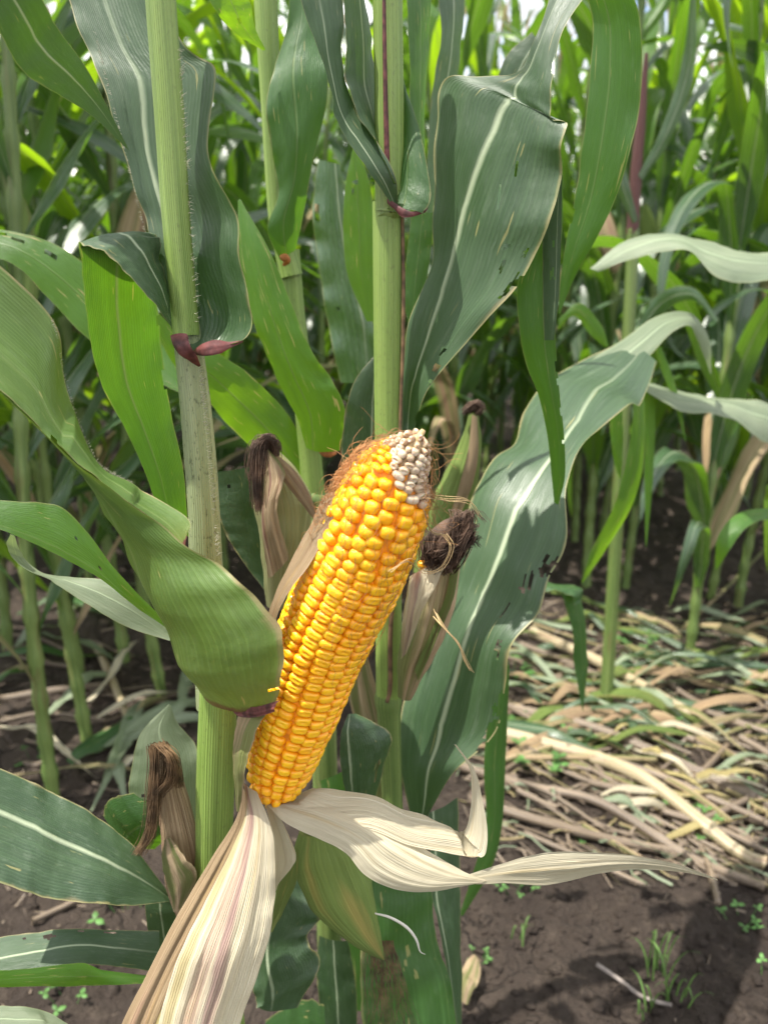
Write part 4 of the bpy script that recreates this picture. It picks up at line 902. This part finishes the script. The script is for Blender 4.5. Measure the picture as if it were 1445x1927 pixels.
fg_leaf('leaf', Cc, M['leaf_mid'], [dict(
    Ls=E([(526, 488, .59), (503, 430, .585), (524, 365, .58), (512, 290, .575), (502, 200, .575), (518, 120, .58), (540, 50, .585), (545, -60, .59)]),
    Rs=E([(556, 470, .59), (572, 400, .585), (590, 300, .58), (614, 200, .58), (616, 120, .58), (604, 60, .59), (598, 0, .595), (590, -60, .6)]), na=70, nc=22, cup=[.2, .1, .05], rib=.45, ruffle=.03, rfreq=2.5)],
    'green leaf half in sun rising between the front stalks')
fg_leaf('leaf', Cc, M['leaf_lit'], [dict(
    Ls=E([(575, 842, .59), (556, 780, .58), (520, 710, .575), (490, 640, .57), (466, 560, .57), (450, 470, .57), (448, 378, .575)]),
    Rs=E([(640, 848, .575), (649, 775, .565), (622, 715, .562), (585, 655, .562), (548, 570, .562), (506, 470, .565), (452, 374, .575)]), na=70, nc=24, cup=[.15, .1, .05], rib=[.3, .42, .5, .5], ruffle=.02, rfreq=2)],
    'bright backlit green leaf with the shadow of its stalk on it')
fg_leaf('leaf', Cc, M['leaf_lit'], [dict(
    Ls=E([(585, 905, .61), (545, 920, .61), (490, 860, .60), (430, 800, .59), (380, 740, .58), (330, 690, .575), (280, 600, .57)]),
    Rs=E([(590, 880, .61), (570, 830, .605), (530, 765, .60), (470, 705, .59), (410, 665, .58), (350, 640, .575), (300, 590, .57)]), na=50, nc=14, cup=.08, rib=.5)])
fg_leaf('leaf', Cc, M['leaf_lit'], [dict(
    Ls=E([(664, 278, .66), (650, 350, .66), (646, 440, .66), (655, 520, .66), (690, 605, .66)]), Rs=E([(668, 275, .66), (694, 340, .66), (706, 440, .66), (706, 520, .66), (704, 605, .66)]), na=40, nc=12, cup=.06, holes=[(.4, .24, .1, .02), (.3, .27, .05, .03)])], 'glowing yellow green leaf just left of the middle stalk')
fg_leaf('leaf', Cc, M['leaf_field'], [dict(
    Ls=E([(598, 300, .75), (588, 400, .75), (600, 500, .75), (615, 600, .75), (640, 720, .75)]), Rs=E([(640, 310, .75), (655, 420, .75), (675, 520, .75), (700, 600, .75), (708, 720, .75)]), na=50, nc=16, cup=.1, rib=.8, ruffle=.05, holes=[(.15, .25, .06, .05), (.2, .42, .03, .05), (.3, .7, .05, .02)])])
fg_leaf('leaf', Cc, M['leaf'], [dict(
    Ls=E([(404, 888, .52), (408, 950, .52), (425, 1005, .52), (460, 1060, .52), (505, 1120, .52)]), Rs=E([(480, 876, .53), (495, 940, .53), (505, 1000, .53), (508, 1060, .53), (510, 1122, .53)]), na=40, nc=16, cup=.12, rib=.9, holes=[(.3, .12, .02, .015)])], 'dark blue green leaf between the left stalk and the ear behind')
fg_leaf('leaf', Cc, M['leaf_lit'], [dict(
    Ls=E([(365, -60, .55), (400, 10, .55), (440, 60, .56), (495, 95, .57)]), Rs=E([(450, -60, .55), (470, 0, .56), (480, 50, .565), (500, 94, .57)]), na=30, nc=10, cup=.05, holes=[(.5, .55, .05, .03)])])
fg_leaf('leaf', Cc, M['leaf_lit'], [dict(
    Ls=E([(-60, 470, .62), (30, 500, .62), (90, 560, .62), (170, 640, .62), (260, 700, .62), (340, 740, .61)]), Rs=E([(-60, 425, .63), (30, 437, .63), (110, 462, .63), (200, 530, .63), (290, 610, .63), (345, 700, .62)]), na=50, nc=12, cup=.05,
    holes=[(.8, .38, .04, .03), (.75, .22, .05, .03), (.85, .15, .03, .02)])], 'bright green leaf with holes behind the left stalk')
for pts in ([((762, -60, .56), (770, 100, .56), (775, 250, .56), (795, 400, .56)), ((812, -60, .57), (808, 60, .57), (800, 200, .57), (800, 405, .57)), 'leaf_mid'],
            [((815, -60, .7), (830, 60, .7), (810, 200, .7), (800, 420, .7)), ((880, -60, .72), (868, 80, .72), (850, 220, .72), (815, 420, .72)), 'leaf'],
            [((775, 400, .58), (765, 480, .58), (760, 560, .58), (770, 620, .58)), ((815, 400, .58), (812, 460, .58), (800, 540, .58), (780, 620, .58)), 'leaf_mid'],
            [((1000, 60, .75), (950, 110, .75), (925, 200, .75), (905, 300, .75)), ((1020, 90, .75), (1000, 160, .75), (970, 240, .75), (930, 320, .75)), 'leaf']):
    fg_leaf('leaf', Cc, M[pts[2]], [dict(Ls=E(pts[0]), Rs=E(pts[1]), na=40, nc=10, cup=.06)])
e3 = cone_ear(Cc, [(504, 838, .50), (515, 880, .50), (530, 940, .50), (534, 1000, .50), (528, 1070, .505), (520, 1140, .51)], [8, 34, 56, 48, 34, 18], M['husk_mixed'], 'closed ear with dark silk on top, left behind the peeled ear', seed=12)
mb = MB(); sheet(mb, E([(498, 850, .478), (492, 920, .474), (493, 1000, .474), (505, 1090, .48)]), E([(505, 845, .476), (535, 890, .466), (520, 960, .464), (545, 1050, .474)]), na=40, nc=18, cup=.1, ridges=.07, seed=13); mb.build('husk', M['husk_tan'], e3)
mb = MB(); sheet(mb, E([(505, 850, .480), (530, 900, .474), (565, 945, .474), (596, 985, .478)]), E([(510, 846, .480), (555, 885, .476), (585, 935, .476), (600, 980, .478)]), na=30, nc=8, cup=.2, ridges=.05, seed=14); mb.build('husk', M['husk_brown'], e3)
strands(e3, M['silk_dark'], [[(500, 838, .485), (486, 840, .48), (480, 880, .478), (484, 920, .478), (488, 960, .478)], [(515, 850, .485), (512, 828, .482), (495, 825, .48), (482, 850, .478), (482, 900, .478)], [(518, 860, .485), (515, 835, .482), (500, 828, .482)], [(495, 832, .482), (488, 870, .478), (486, 920, .476), (492, 950, .476)]], 320, 6, .00026, 15)
e5 = cone_ear(Cc, [(891, 778, .66), (886, 830, .66), (870, 890, .66), (850, 950, .66), (825, 1010, .66), (800, 1080, .66)], [9, 20, 32, 42, 40, 26], M['husk_green'], 'green ear with a brown tip standing right of the peeled ear', seed=17)
strands(e5, M['silk_dark'], [[(880, 772, .65), (892, 758, .65), (905, 765, .65), (898, 780, .65)], [(876, 778, .65), (890, 768, .65), (904, 775, .65)]], 90, 4, .0005, 16)
mb = MB(); sheet(mb, E([(888, 780, .638), (880, 850, .632), (865, 910, .628), (850, 960, .63)]), E([(898, 785, .638), (900, 850, .635), (890, 910, .635), (868, 965, .635)]), na=30, nc=8, cup=.2, ridges=.05, seed=18); mb.build('husk', M['husk_brown'], e5)

# ------------------------------------------------------------------ a plant at the right whose leaves reach in
D = empty('corn_plant', Vector((.95, 1.25, 0)), 'corn plant just outside the right edge whose long pale leaves reach into the picture', 'corn plant')
mb = MB(); tube(mb, [Vector((.95, 1.25, -.03)), Vector((.95, 1.25, .8)), Vector((.96, 1.26, 2.0))], [.013, .012, .008], sides=12, n=40); mb.build('stalk', M['stalk_field'], D)
for Lp, Rp, mt, lab in [
    ([(1110, 505, .95), (1170, 458, .97), (1250, 437, .98), (1330, 458, .98), (1400, 470, 1.0), (1500, 480, 1.05)], [(1125, 512, .95), (1195, 485, .95), (1280, 470, .94), (1340, 515, .92), (1405, 532, .94), (1500, 525, 1.0)], 'leaf_pale', 'arched leaf shining white at the right edge'),  # pale colour stands in for white sun shine, here and on the next leaf
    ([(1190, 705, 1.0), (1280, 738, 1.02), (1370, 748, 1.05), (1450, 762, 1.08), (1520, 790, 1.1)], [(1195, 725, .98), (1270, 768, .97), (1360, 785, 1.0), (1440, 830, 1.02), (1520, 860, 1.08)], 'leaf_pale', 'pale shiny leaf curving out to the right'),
    ([(1345, 1070, .95), (1350, 1010, .95), (1385, 968, .97), (1440, 957, 1.0), (1500, 965, 1.02)], [(1348, 1072, .95), (1375, 1030, .94), (1405, 992, .95), (1450, 978, .98), (1500, 1000, 1.0)], 'leaf_lit', 'bright yellow green leaf tip at the right edge'),
    ([(1175, 700, .86), (1190, 770, .86), (1178, 870, .86), (1150, 960, .86), (1115, 1030, .86), (1093, 1095, .86)], [(1205, 700, .87), (1213, 780, .87), (1208, 880, .87), (1180, 970, .87), (1135, 1040, .87), (1095, 1098, .86)], 'leaf_lit', 'yellow flecked leaf hanging behind the big damaged leaf'),
    ([(1145, 760, .9), (1148, 820, .9), (1155, 870, .9), (1165, 900, .9)], [(1170, 750, .9), (1172, 820, .9), (1170, 870, .9), (1168, 902, .9)], 'leaf_lit', None),
    ([(1205, 680, 1.0), (1212, 780, 1.0), (1212, 900, 1.0), (1214, 1025, 1.0)], [(1225, 690, 1.0), (1232, 790, 1.0), (1228, 900, 1.0), (1216, 1030, 1.0)], 'leaf_lit', None),
    ([(1225, 640, 1.0), (1245, 700, 1.0), (1268, 760, 1.0), (1288, 830, 1.0)], [(1245, 655, 1.0), (1262, 700, 1.0), (1280, 760, 1.0), (1290, 830, 1.0)], 'leaf_lit', None),
    ([(1020, 1095, .80), (1060, 1100, .80), (1092, 1105, .80), (1096, 1120, .80)], [(1020, 1112, .78), (1050, 1112, .78), (1075, 1122, .78), (1082, 1140, .78)], 'leaf_mid', None),
    ([(1052, 1108, .79), (1075, 1180, .79), (1080, 1250, .79), (1095, 1335, .79)], [(1090, 1104, .80), (1102, 1180, .80), (1105, 1250, .80), (1097, 1338, .79)], 'leaf_mid', 'dark leaf tip folded straight down at the right of the big leaf'),
    ([(1050, 600, 1.0), (1090, 570, 1.0), (1130, 610, 1.0), (1145, 650, 1.0)], [(1050, 620, 1.0), (1080, 595, 1.0), (1110, 630, 1.0), (1140, 655, 1.0)], 'leaf_lit', None)]:
    fg_leaf('leaf', D, M[mt], [dict(Ls=E(Lp), Rs=E(Rp), na=44, nc=12, cup=.08, ruffle=.04, rfreq=2.4, seed=len(Lp))], lab)

Ep = empty('corn_plant', foot(1180, 900, 1.35), 'corn plant with a purple red upper stalk', 'corn plant')
mb = MB(); tube(mb, [foot(1180, 900, 1.35)+Vector((0, 0, -.03)), V(1182, 620, 1.35), V(1190, 430, 1.35)], [.013, .011, .010], sides=10, n=40); mb.build('stalk', M['stalk_field'], Ep)
mb = MB(); tube(mb, E([(1189, 440, 1.35), (1196, 330, 1.35), (1206, 220, 1.35), (1216, 100, 1.35)]), [.010, .010, .008, .003], sides=10, n=30, jit=.1); mb.build('stalk', M['husk_purple_dark'], Ep, label='purple red upper stalk')
for q, (Lp, Rp) in enumerate([([(1190, 420, 1.34), (1150, 330, 1.33), (1130, 230, 1.32), (1150, 60, 1.3)], [(1200, 415, 1.34), (1180, 330, 1.33), (1165, 230, 1.32), (1160, 50, 1.3)]),
        ([(1192, 640, 1.34), (1230, 560, 1.33), (1300, 540, 1.3), (1350, 600, 1.28)], [(1195, 655, 1.34), (1245, 590, 1.33), (1300, 565, 1.3), (1345, 605, 1.28)]),
        ([(1200, 330, 1.34), (1240, 250, 1.33), (1280, 130, 1.32), (1300, -20, 1.3)], [(1208, 340, 1.34), (1262, 260, 1.33), (1305, 140, 1.32), (1310, -20, 1.3)])]):
    fg_leaf('leaf', Ep, M['leaf_field'], [dict(Ls=E(Lp), Rs=E(Rp), na=30, nc=8, cup=.08, ruffle=.04, seed=q)])

# ------------------------------------------------------------------ litter on the soil
rl = random.Random(21)
def ground_tube(name, pts, wpx, mat, label, cat, group=None, node=True, lift=.0):
    P = []
    for (x, y) in pts: p = G(x, y); p.z = gh(p.x, p.y) + wpx*.0004 + lift; P.append(p)
    d = [(p - Vector((0, 0, CAM_H))).length for p in P]; r = wpx/F*sum(d)/len(d)*.5
    L_ = (P[-1]-P[0]).length; kn = [(k/max(1, int(L_/.16)), .28, .012) for k in range(int(L_/.16)+1)] if node else []
    for p in P: p.z += r*.6
    mb = MB(); tube(mb, P, [r*1.05, r, r*.85], sides=8, n=max(14, len(P)*10), knots=kn, cap=True, jit=.12, seed=rl.randrange(99), squash=.8)
    o = mb.build(name, mat, None); return props(o, label, cat, group)
SG = 'dry corn stalks lying on the soil'
big = [([(930, 1380), (1080, 1420), (1210, 1480), (1380, 1590), (1440, 1610)], 26, 'stalk_fade', 'thick cream and pink cut corn stalk lying across the soil at right'),
       ([(960, 1330), (1100, 1370), (1250, 1430), (1420, 1505)], 20, 'stalk_dry', 'long tan stalk lying parallel above the thick pinkish one'),
       ([(860, 1450), (1000, 1480), (1130, 1520), (1300, 1610), (1440, 1650)], 18, 'stalk_dry', 'long grey tan stalk at the front of the bundle on the soil'),
       ([(880, 1520), (1020, 1560), (1160, 1580), (1280, 1600)], 18, 'stalk_dry', 'thin grey stalk lying closest to the camera in the bundle'),
       ([(980, 1370), (1060, 1410), (1130, 1480), (1250, 1560)], 8, 'stalk_dry', 'thin twig-like stem crossing the bundle of dry stalks'),
       ([(950, 1240), (1080, 1300), (1200, 1340)], 16, 'stalk_dry', 'tan stalk lying below the pile of cut green leaves'),
       ([(1000, 1200), (1130, 1260), (1300, 1350)], 22, 'stalk_fade', 'yellow green fresh cut stalk lying under the pile of leaves'),
       ([(1320, 1590), (1335, 1640), (1350, 1700)], 12, 'stalk_dry', 'short upright bit of dry stem at the tip of the long husk'),
       ([(1290, 1390), (1400, 1430), (1440, 1520)], 9, 'stalk_dry', 'bent thin dry stem near the right edge'),
       ([(0, 1320), (120, 1300), (220, 1285)], 14, 'stalk_dry', 'grey dry stalk lying behind the leftmost bare stem'),
       ([(0, 1365), (90, 1350), (200, 1362)], 9, 'stalk_dry', 'thin dry stalk lying on the soil at the left'),
       ([(60, 1735), (150, 1690), (230, 1640)], 10, 'stalk_dry', 'dry stem lying on the soil under the broad lower left leaf'),
       ([(185, 1215), (215, 1290), (250, 1375)], 17, 'stalk_fade', 'slanting pale yellow broken stalk stump at left')]
for pts, wpx, mt, lab in big: ground_tube('dry_stalk', pts, wpx, M[mt], lab, 'dry stalk', SG)
for q in range(110):
    x0 = rl.uniform(880, 1400); y0 = rl.uniform(1180 if q % 3 == 0 else 1330, 1600); ln = rl.uniform(60, 260); sl = rl.uniform(.3, .62) if rl.random() < .8 else rl.uniform(-1, .1)
    if x0 < 980 and y0 > 1560: continue
    ground_tube('dry_stalk', [(x0, y0), (x0+ln*.5, y0+ln*.5*sl+rl.uniform(-5, 5)), (x0+ln, y0+ln*sl)], rl.choice([3, 4, 5, 6, 7, 8, 10, 13]), M['stalk_dry' if rl.random() < .8 else 'husk_tan'], ('short' if ln < 110 else 'medium' if ln < 190 else 'long') + (' thin stem' if sl > .2 else ' crosswise stem') + (', left end' if x0 < 1020 else ', middle' if x0 < 1200 else ', right end') + ' of the stalk bundle' + (', leaf pile side' if y0 < 1420 else ', centre' if y0 < 1530 else ', bare soil side'), 'dry stalk', SG, node=False, lift=rl.uniform(0, .01))
for q in range(22):
    x0 = rl.uniform(-20, 330); y0 = rl.uniform(1180, 1460); ln = rl.uniform(50, 160)
    ground_tube('dry_stalk', [(x0, y0), (x0+ln*.5, y0+rl.uniform(-10, 10)), (x0+ln, y0+rl.uniform(-30, 30))], rl.uniform(4, 9), M['stalk_dry'], ('short' if ln < 90 else 'long') + ' thin dry stem on the soil ' + ('at the left edge' if x0 < 70 else 'between the bare left stems' if x0 < 200 else 'beside the left front stalk') + (', far back' if y0 < 1280 else ', midway' if y0 < 1370 else ', near'), 'dry stalk', 'dry stems scattered on the soil at left', node=False)
ground_tube('stick', [(1120, 1832), (1165, 1852), (1210, 1880), (1262, 1900)], 7, M['twig'], 'pale grey stick lying alone on the soil at lower right', 'stick', node=False, lift=.006)
# cut leaves on the pile
def ground_leaf(x, y, L_, W_, az, mat, label, group, arch=.04, seed=0):
    r_ = random.Random(seed); c = G(x, y); d = Vector((math.cos(az), math.sin(az), 0)); s = Vector((-d.y, d.x, 0)); Ls, Rs = [], []; bend = r_.uniform(-.3, .3); tw = r_.uniform(-1.5, 1.5)
    n = 7; p = c - d*L_*.5
    for k in range(n):
        t = k/(n-1); wd = W_*(.35+.65*smooth(t*3))*(1-t**3)*.5 + .002; z = gh(p.x, p.y) + .012 + arch*math.sin(math.pi*t)*(1+.5*math.sin(t*7+seed)) ; a = tw*t + .4*math.sin(t*5+seed)
        q = Vector((p.x, p.y, z)); o_ = s*math.cos(a)*wd + Vector((0, 0, 1))*math.sin(a)*wd*.8
        e = max(0, wd*.8*abs(math.sin(a)) - (z - gh(p.x, p.y)) + .004); q.z += e
        Ls.append(q - o_); Rs.append(q + o_)
        p = p + (d*math.cos(bend*t) + s*math.sin(bend*t))*L_/(n-1)
    mb = MB(); sheet(mb, Ls, Rs, na=24, nc=7, cup=.1, ruffle=.08, rfreq=2, seed=seed)
    return props(mb.build('cut_leaf', mat, None), label, 'leaf', group)
PG = 'cut corn leaves piled on the soil at right'
for q in range(110):
    x = rl.uniform(985, 1480); y = rl.uniform(1150, 1400) - (0 if x > 1150 else rl.uniform(-60, 20)); y = min(y, 1400)
    mt = rl.choice(['leaf_pale', 'leaf_pale', 'leaf_field', 'leaf', 'leaf_pale', 'husk_green', 'husk_green', 'husk_tan', 'husk_tan', 'husk_brown', 'husk_brown'])
    nm = {'leaf_pale': 'pale wilted green leaf in the pile of cut leaves on the soil', 'leaf_field': 'dull green wilted leaf in the pile of cut leaves', 'husk_tan': 'tan dried leaf sheath in the pile of cut leaves', 'husk_brown': 'brown dead leaf in the pile of cut leaves', 'leaf_mid': 'dark green fallen leaf in the pile of cut leaves', 'leaf': 'blue green fallen leaf in the pile of cut leaves',
          'husk_green': 'olive leaf sheath in the pile of cut leaves', 'husk_yellow': 'yellowed strip of leaf in the pile of cut leaves'}[mt]
    ground_leaf(x, y, rl.uniform(.10, .36), rl.uniform(.006, .024), rl.uniform(-1.1, .6), M[mt], nm.replace('the pile', ('the left part of the pile' if x < 1130 else 'the middle of the pile' if x < 1300 else 'the right part of the pile')).replace(' on the soil', '') + (', back' if y < 1240 else ', front'), PG, arch=rl.uniform(.0, .03), seed=q)
for q in range(16):
    x, y = rl.uniform(1150, 1440), rl.uniform(1380, 1560); mt = rl.choice(['leaf_pale', 'husk_yellow', 'husk'])
    ground_leaf(x, y, rl.uniform(.08, .2), rl.uniform(.005, .013), rl.uniform(-1, .3), M[mt], {'leaf_pale': 'pale green', 'husk_yellow': 'yellow', 'husk': 'cream'}[mt] + ' leaf strip between the dry stalks, ' + ('left' if x < 1240 else 'middle' if x < 1340 else 'right') + (' and back' if y < 1440 else ' and centre' if y < 1500 else ' and front'), 'pale leaf strips among the dry stalks', arch=.015, seed=q+100)
for q in range(26):
    x, y = rl.uniform(-40, 360), rl.uniform(1120, 1480); mt = rl.choice(['leaf_pale', 'husk', 'leaf_mid', 'husk_tan'])
    ground_leaf(x, y, rl.uniform(.12, .35), rl.uniform(.015, .04), rl.uniform(-1.5, 1.5), M[mt], {'leaf_pale': 'pale green', 'husk': 'cream', 'leaf_mid': 'dark green', 'husk_tan': 'tan'}[mt] + ' wilted leaf on the soil ' + ('at the left edge' if x < 80 else 'between the left stems' if x < 220 else 'beside the left front stalk') + (', far back' if y < 1240 else ', midway' if y < 1360 else ', near'), 'wilted leaves on the soil at left', arch=.02, seed=q+200)
props(ground_leaf(882, 1868, .055, .022, 1.2, M['husk_tan'], 'cream scrap of husk on the soil beside the lower leaves', None, arch=.02, seed=303), 'cream scrap of husk on the soil beside the lower leaves', 'husk scrap')
# shredded straw and leaf shreds, trodden flat
mb = MB()
for q in range(1300):
    px, py = rl.uniform(860, 1500), rl.uniform(1130, 1640)
    if py > 1500 and px < 1100 and rl.random() < .6: continue
    p = G(px, py); a = rl.gauss(-.45, .6); l = rl.uniform(.01, .07); d = Vector((math.cos(a), math.sin(a), 0)); n_ = Vector((-d.y, d.x, 0)); w_ = rl.uniform(.0006, .0028); b_ = rl.uniform(-.2, .2); zz = rl.uniform(.002, .02)
    pts = []
    for k in range(4):
        q_ = p + d*l*k/3 + n_*b_*l*(k/3)**2; pts.append(Vector((q_.x, q_.y, gh(q_.x, q_.y) + zz + .004*math.sin(k*2.+q))))
    tl_ = rl.uniform(-.8, .8); o_ = n_*math.cos(tl_)*w_ + Vector((0, 0, math.sin(tl_)*w_)); m_ = rl.choice([0, 0, 0, 1, 2])
    vs = [v for p_ in pts for v in (p_-o_, p_+o_)]
    mb.add(vs, [[2*k, 2*k+1, 2*k+3, 2*k+2] for k in range(3)], [[(0, k/3), (1, k/3), (1, (k+1)/3), (0, (k+1)/3)] for k in range(3)], m_)
props(mb.build('shredded_straw', [M['stalk_dry'], M['husk_tan'], M['leaf_pale']], None, origin=(0, 0, 0), kind='stuff'), 'shredded dry straw and leaf scraps around the stalk bundle', 'straw')
# weeds
def weed(x, y, size, n, seed, label):
    r_ = random.Random(seed); c = G(x, y); c.z = gh(c.x, c.y); mb = MB()
    for k in range(n):
        a = r_.uniform(0, 6.28); rr = size*math.sqrt(r_.random()); b = c + Vector((math.cos(a)*rr*.6, math.sin(a)*rr*.6, 0)); b.z = gh(b.x, b.y)
        tip = b + Vector((math.cos(a)*size*.3, math.sin(a)*size*.3, size*r_.uniform(.25, .7))); tube(mb, [b, tip], [.0007, .0005], sides=3, n=3)
        for m_ in range(3):
            a2 = a + m_*2.1 + r_.uniform(-.3, .3); d = Vector((math.cos(a2), math.sin(a2), r_.uniform(-.1, .35))).normalized(); s = Vector((-d.y, d.x, 0)).normalized(); l = size*r_.uniform(.2, .38)
            sheet(mb, [tip, tip+d*l*.35-s*l*.3, tip+d*l*.7-s*l*.27, tip+d*l], [tip+d*.0005, tip+d*l*.35+s*l*.3, tip+d*l*.7+s*l*.27, tip+d*l*1.01], na=6, nc=4, cup=.1)
    return props(mb.build('weed', M['weed'], None, origin=c), label, 'weed', 'small green weeds sprouting from the soil')
wl = [(1070, 1395, .045, 9, 'leafy weed between the dry stalks right of the big leaf'), (1010, 1440, .05, 10, 'largest leafy weed behind the bundle of dry stalks'), (1305, 1525, .04, 8, 'weed beside the thick pinkish stalk'),
      (1330, 1555, .03, 5, 'small weed just below the thick pinkish stalk'), (1395, 1725, .03, 6, 'pair of round leaved seedlings at the right edge'), (960, 1690, .03, 7, 'tiny weed under the long twisted husk'), (985, 1680, .02, 4, 'small seedling right of the tiny weed under the husk'),
      (1105, 1575, .02, 4, 'seedling just above the thin end of the long husk'), (1390, 1470, .03, 6, 'weed beside the bent thin dry stem'), (1440, 1850, .025, 4, 'seedling at the lower right corner'), (1245, 1370, .035, 7, 'weed in front of the cut leaf pile'),
      (965, 1270, .05, 10, 'feathery weed right at the edge of the big leaf'), (900, 1820, .02, 5, 'tiny weed beside the lower dark leaf'), (230, 1715, .04, 8, 'weed below the broad lower left leaf'), (255, 1450, .03, 6, 'weed behind the pale leaf at left'),
      (60, 1420, .03, 5, 'seedling between the two left stems'), (975, 1350, .04, 8, 'weed left of the yellow bent stalk'), (1190, 1215, .05, 8, 'weed growing up through the leaf pile'), (130, 1880, .03, 4, 'seedling in the lower left corner soil'), (1150, 1480, .02, 4, 'seedling among the stalk bundle')]
for k, (x, y, s, n, lab) in enumerate(wl): weed(x, y, s, n, 50+k, lab)
def tuft(x, y, h, n, seed, label):
    r_ = random.Random(seed); c = G(x, y); mb = MB()
    for k in range(n):
        a = r_.uniform(0, 6.28); b = c + Vector((r_.uniform(-.012, .012), r_.uniform(-.012, .012), 0)); b.z = gh(b.x, b.y)-.002; hh = h*r_.uniform(.5, 1); o = Vector((math.cos(a), math.sin(a), 0))*hh*r_.uniform(.2, .7); s = Vector((.0012, 0, 0))
        pts = [b, b+o*.25+Vector((0, 0, hh*.55)), b+o*.65+Vector((0, 0, hh*.85)), b+o*1.15+Vector((0, 0, hh*.8))]
        sheet(mb, [p-s for p in pts[:-1]]+[pts[-1]], [p+s for p in pts[:-1]]+[pts[-1]+s*.1], na=8, nc=3)
    return props(mb.build('grass_tuft', M['grass'], None, origin=c), label, 'grass tuft', 'thin grass tufts on the open soil')
tuft(1235, 1830, .09, 9, 1, 'tallest grass tuft on the open soil at lower right'); tuft(1270, 1880, .07, 7, 2, 'grass tuft right beside the tallest one'); tuft(980, 1790, .04, 4, 3, 'two thin blades of grass left of the tall tuft'); tuft(1215, 1905, .05, 5, 4, 'grass blades at the bottom edge near the grey stick')
# clods and straw
mb = MB(); import bmesh
ico = []
for s in (1, 2, 3):
    b_ = bmesh.new(); bmesh.ops.create_icosphere(b_, subdivisions=2, radius=1.); r_ = random.Random(s)
    for v in b_.verts: v.co *= 1 + .55*noise.noise(v.co*1.7+Vector((s*9, 0, 0))) + .3*noise.noise(v.co*4+Vector((s*5, 0, 0)))
    ico.append(([v.co.copy() for v in b_.verts], [[v.index for v in f.verts] for f in b_.faces])); b_.free()
for q in range(6500):
    y = .45 + 3.4*rl.random()**1.3; x = rl.uniform(-.6*y-.2, .6*y+.2); r_ = .0018 + .008*rl.random()**5 if q > 250 else rl.uniform(.004, .010)
    if q > 3300: x, y = rl.uniform(-.1, .85), rl.uniform(.6, 1.15); r_ = .0012 + .006*rl.random()**4
    iv, if_ = ico[rl.randrange(3)]; z = gh(x, y); rot = Matrix.Rotation(rl.uniform(0, 6.28), 3, 'Z'); fz = rl.uniform(.5, .8)
    mb.add([Vector((x, y, z+r_*.25)) + rot @ Vector((v.x*r_, v.y*r_*1.2, v.z*r_*fz)) for v in iv], if_, [[(0, 0)]*3]*len(if_))
o = mb.build('soil_clods', M['soil'], None, origin=(0, 0, 0), kind='stuff'); props(o, 'loose crumbs and clods of dark soil', 'soil clods')
mb = MB()
for q in range(3200):
    y = .5 + 2.8*rl.random()**1.1; x = rl.uniform(-.6*y-.1, .6*y+.1)
    if y < .95 and x > -.1 and rl.random() < .8: continue
    if y > 1.0 and rl.random() < .25: x = rl.gauss(.55, .3); z = gh(x, y)+.004; a = rl.uniform(0, 6.28); l = rl.uniform(.003, .022)*(2.2 if rl.random() < .1 else 1)
    d = Vector((math.cos(a), math.sin(a), rl.uniform(-.05, .15)))*l; w_ = Vector((-math.sin(a), math.cos(a), 0))*rl.uniform(.0004, .0018)
    p = Vector((x, y, z)); mb.add([p-w_, p+w_, p+d+w_*.6+Vector((0, 0, .001)), p+d-w_*.6], [[0, 1, 2, 3]], [[(0, 0), (1, 0), (1, 1), (0, 1)]])
o = mb.build('straw_bits', M['stalk_dry'], None, origin=(0, 0, 0), kind='stuff', sm=False); props(o, 'small straw bits scattered over the soil', 'straw')
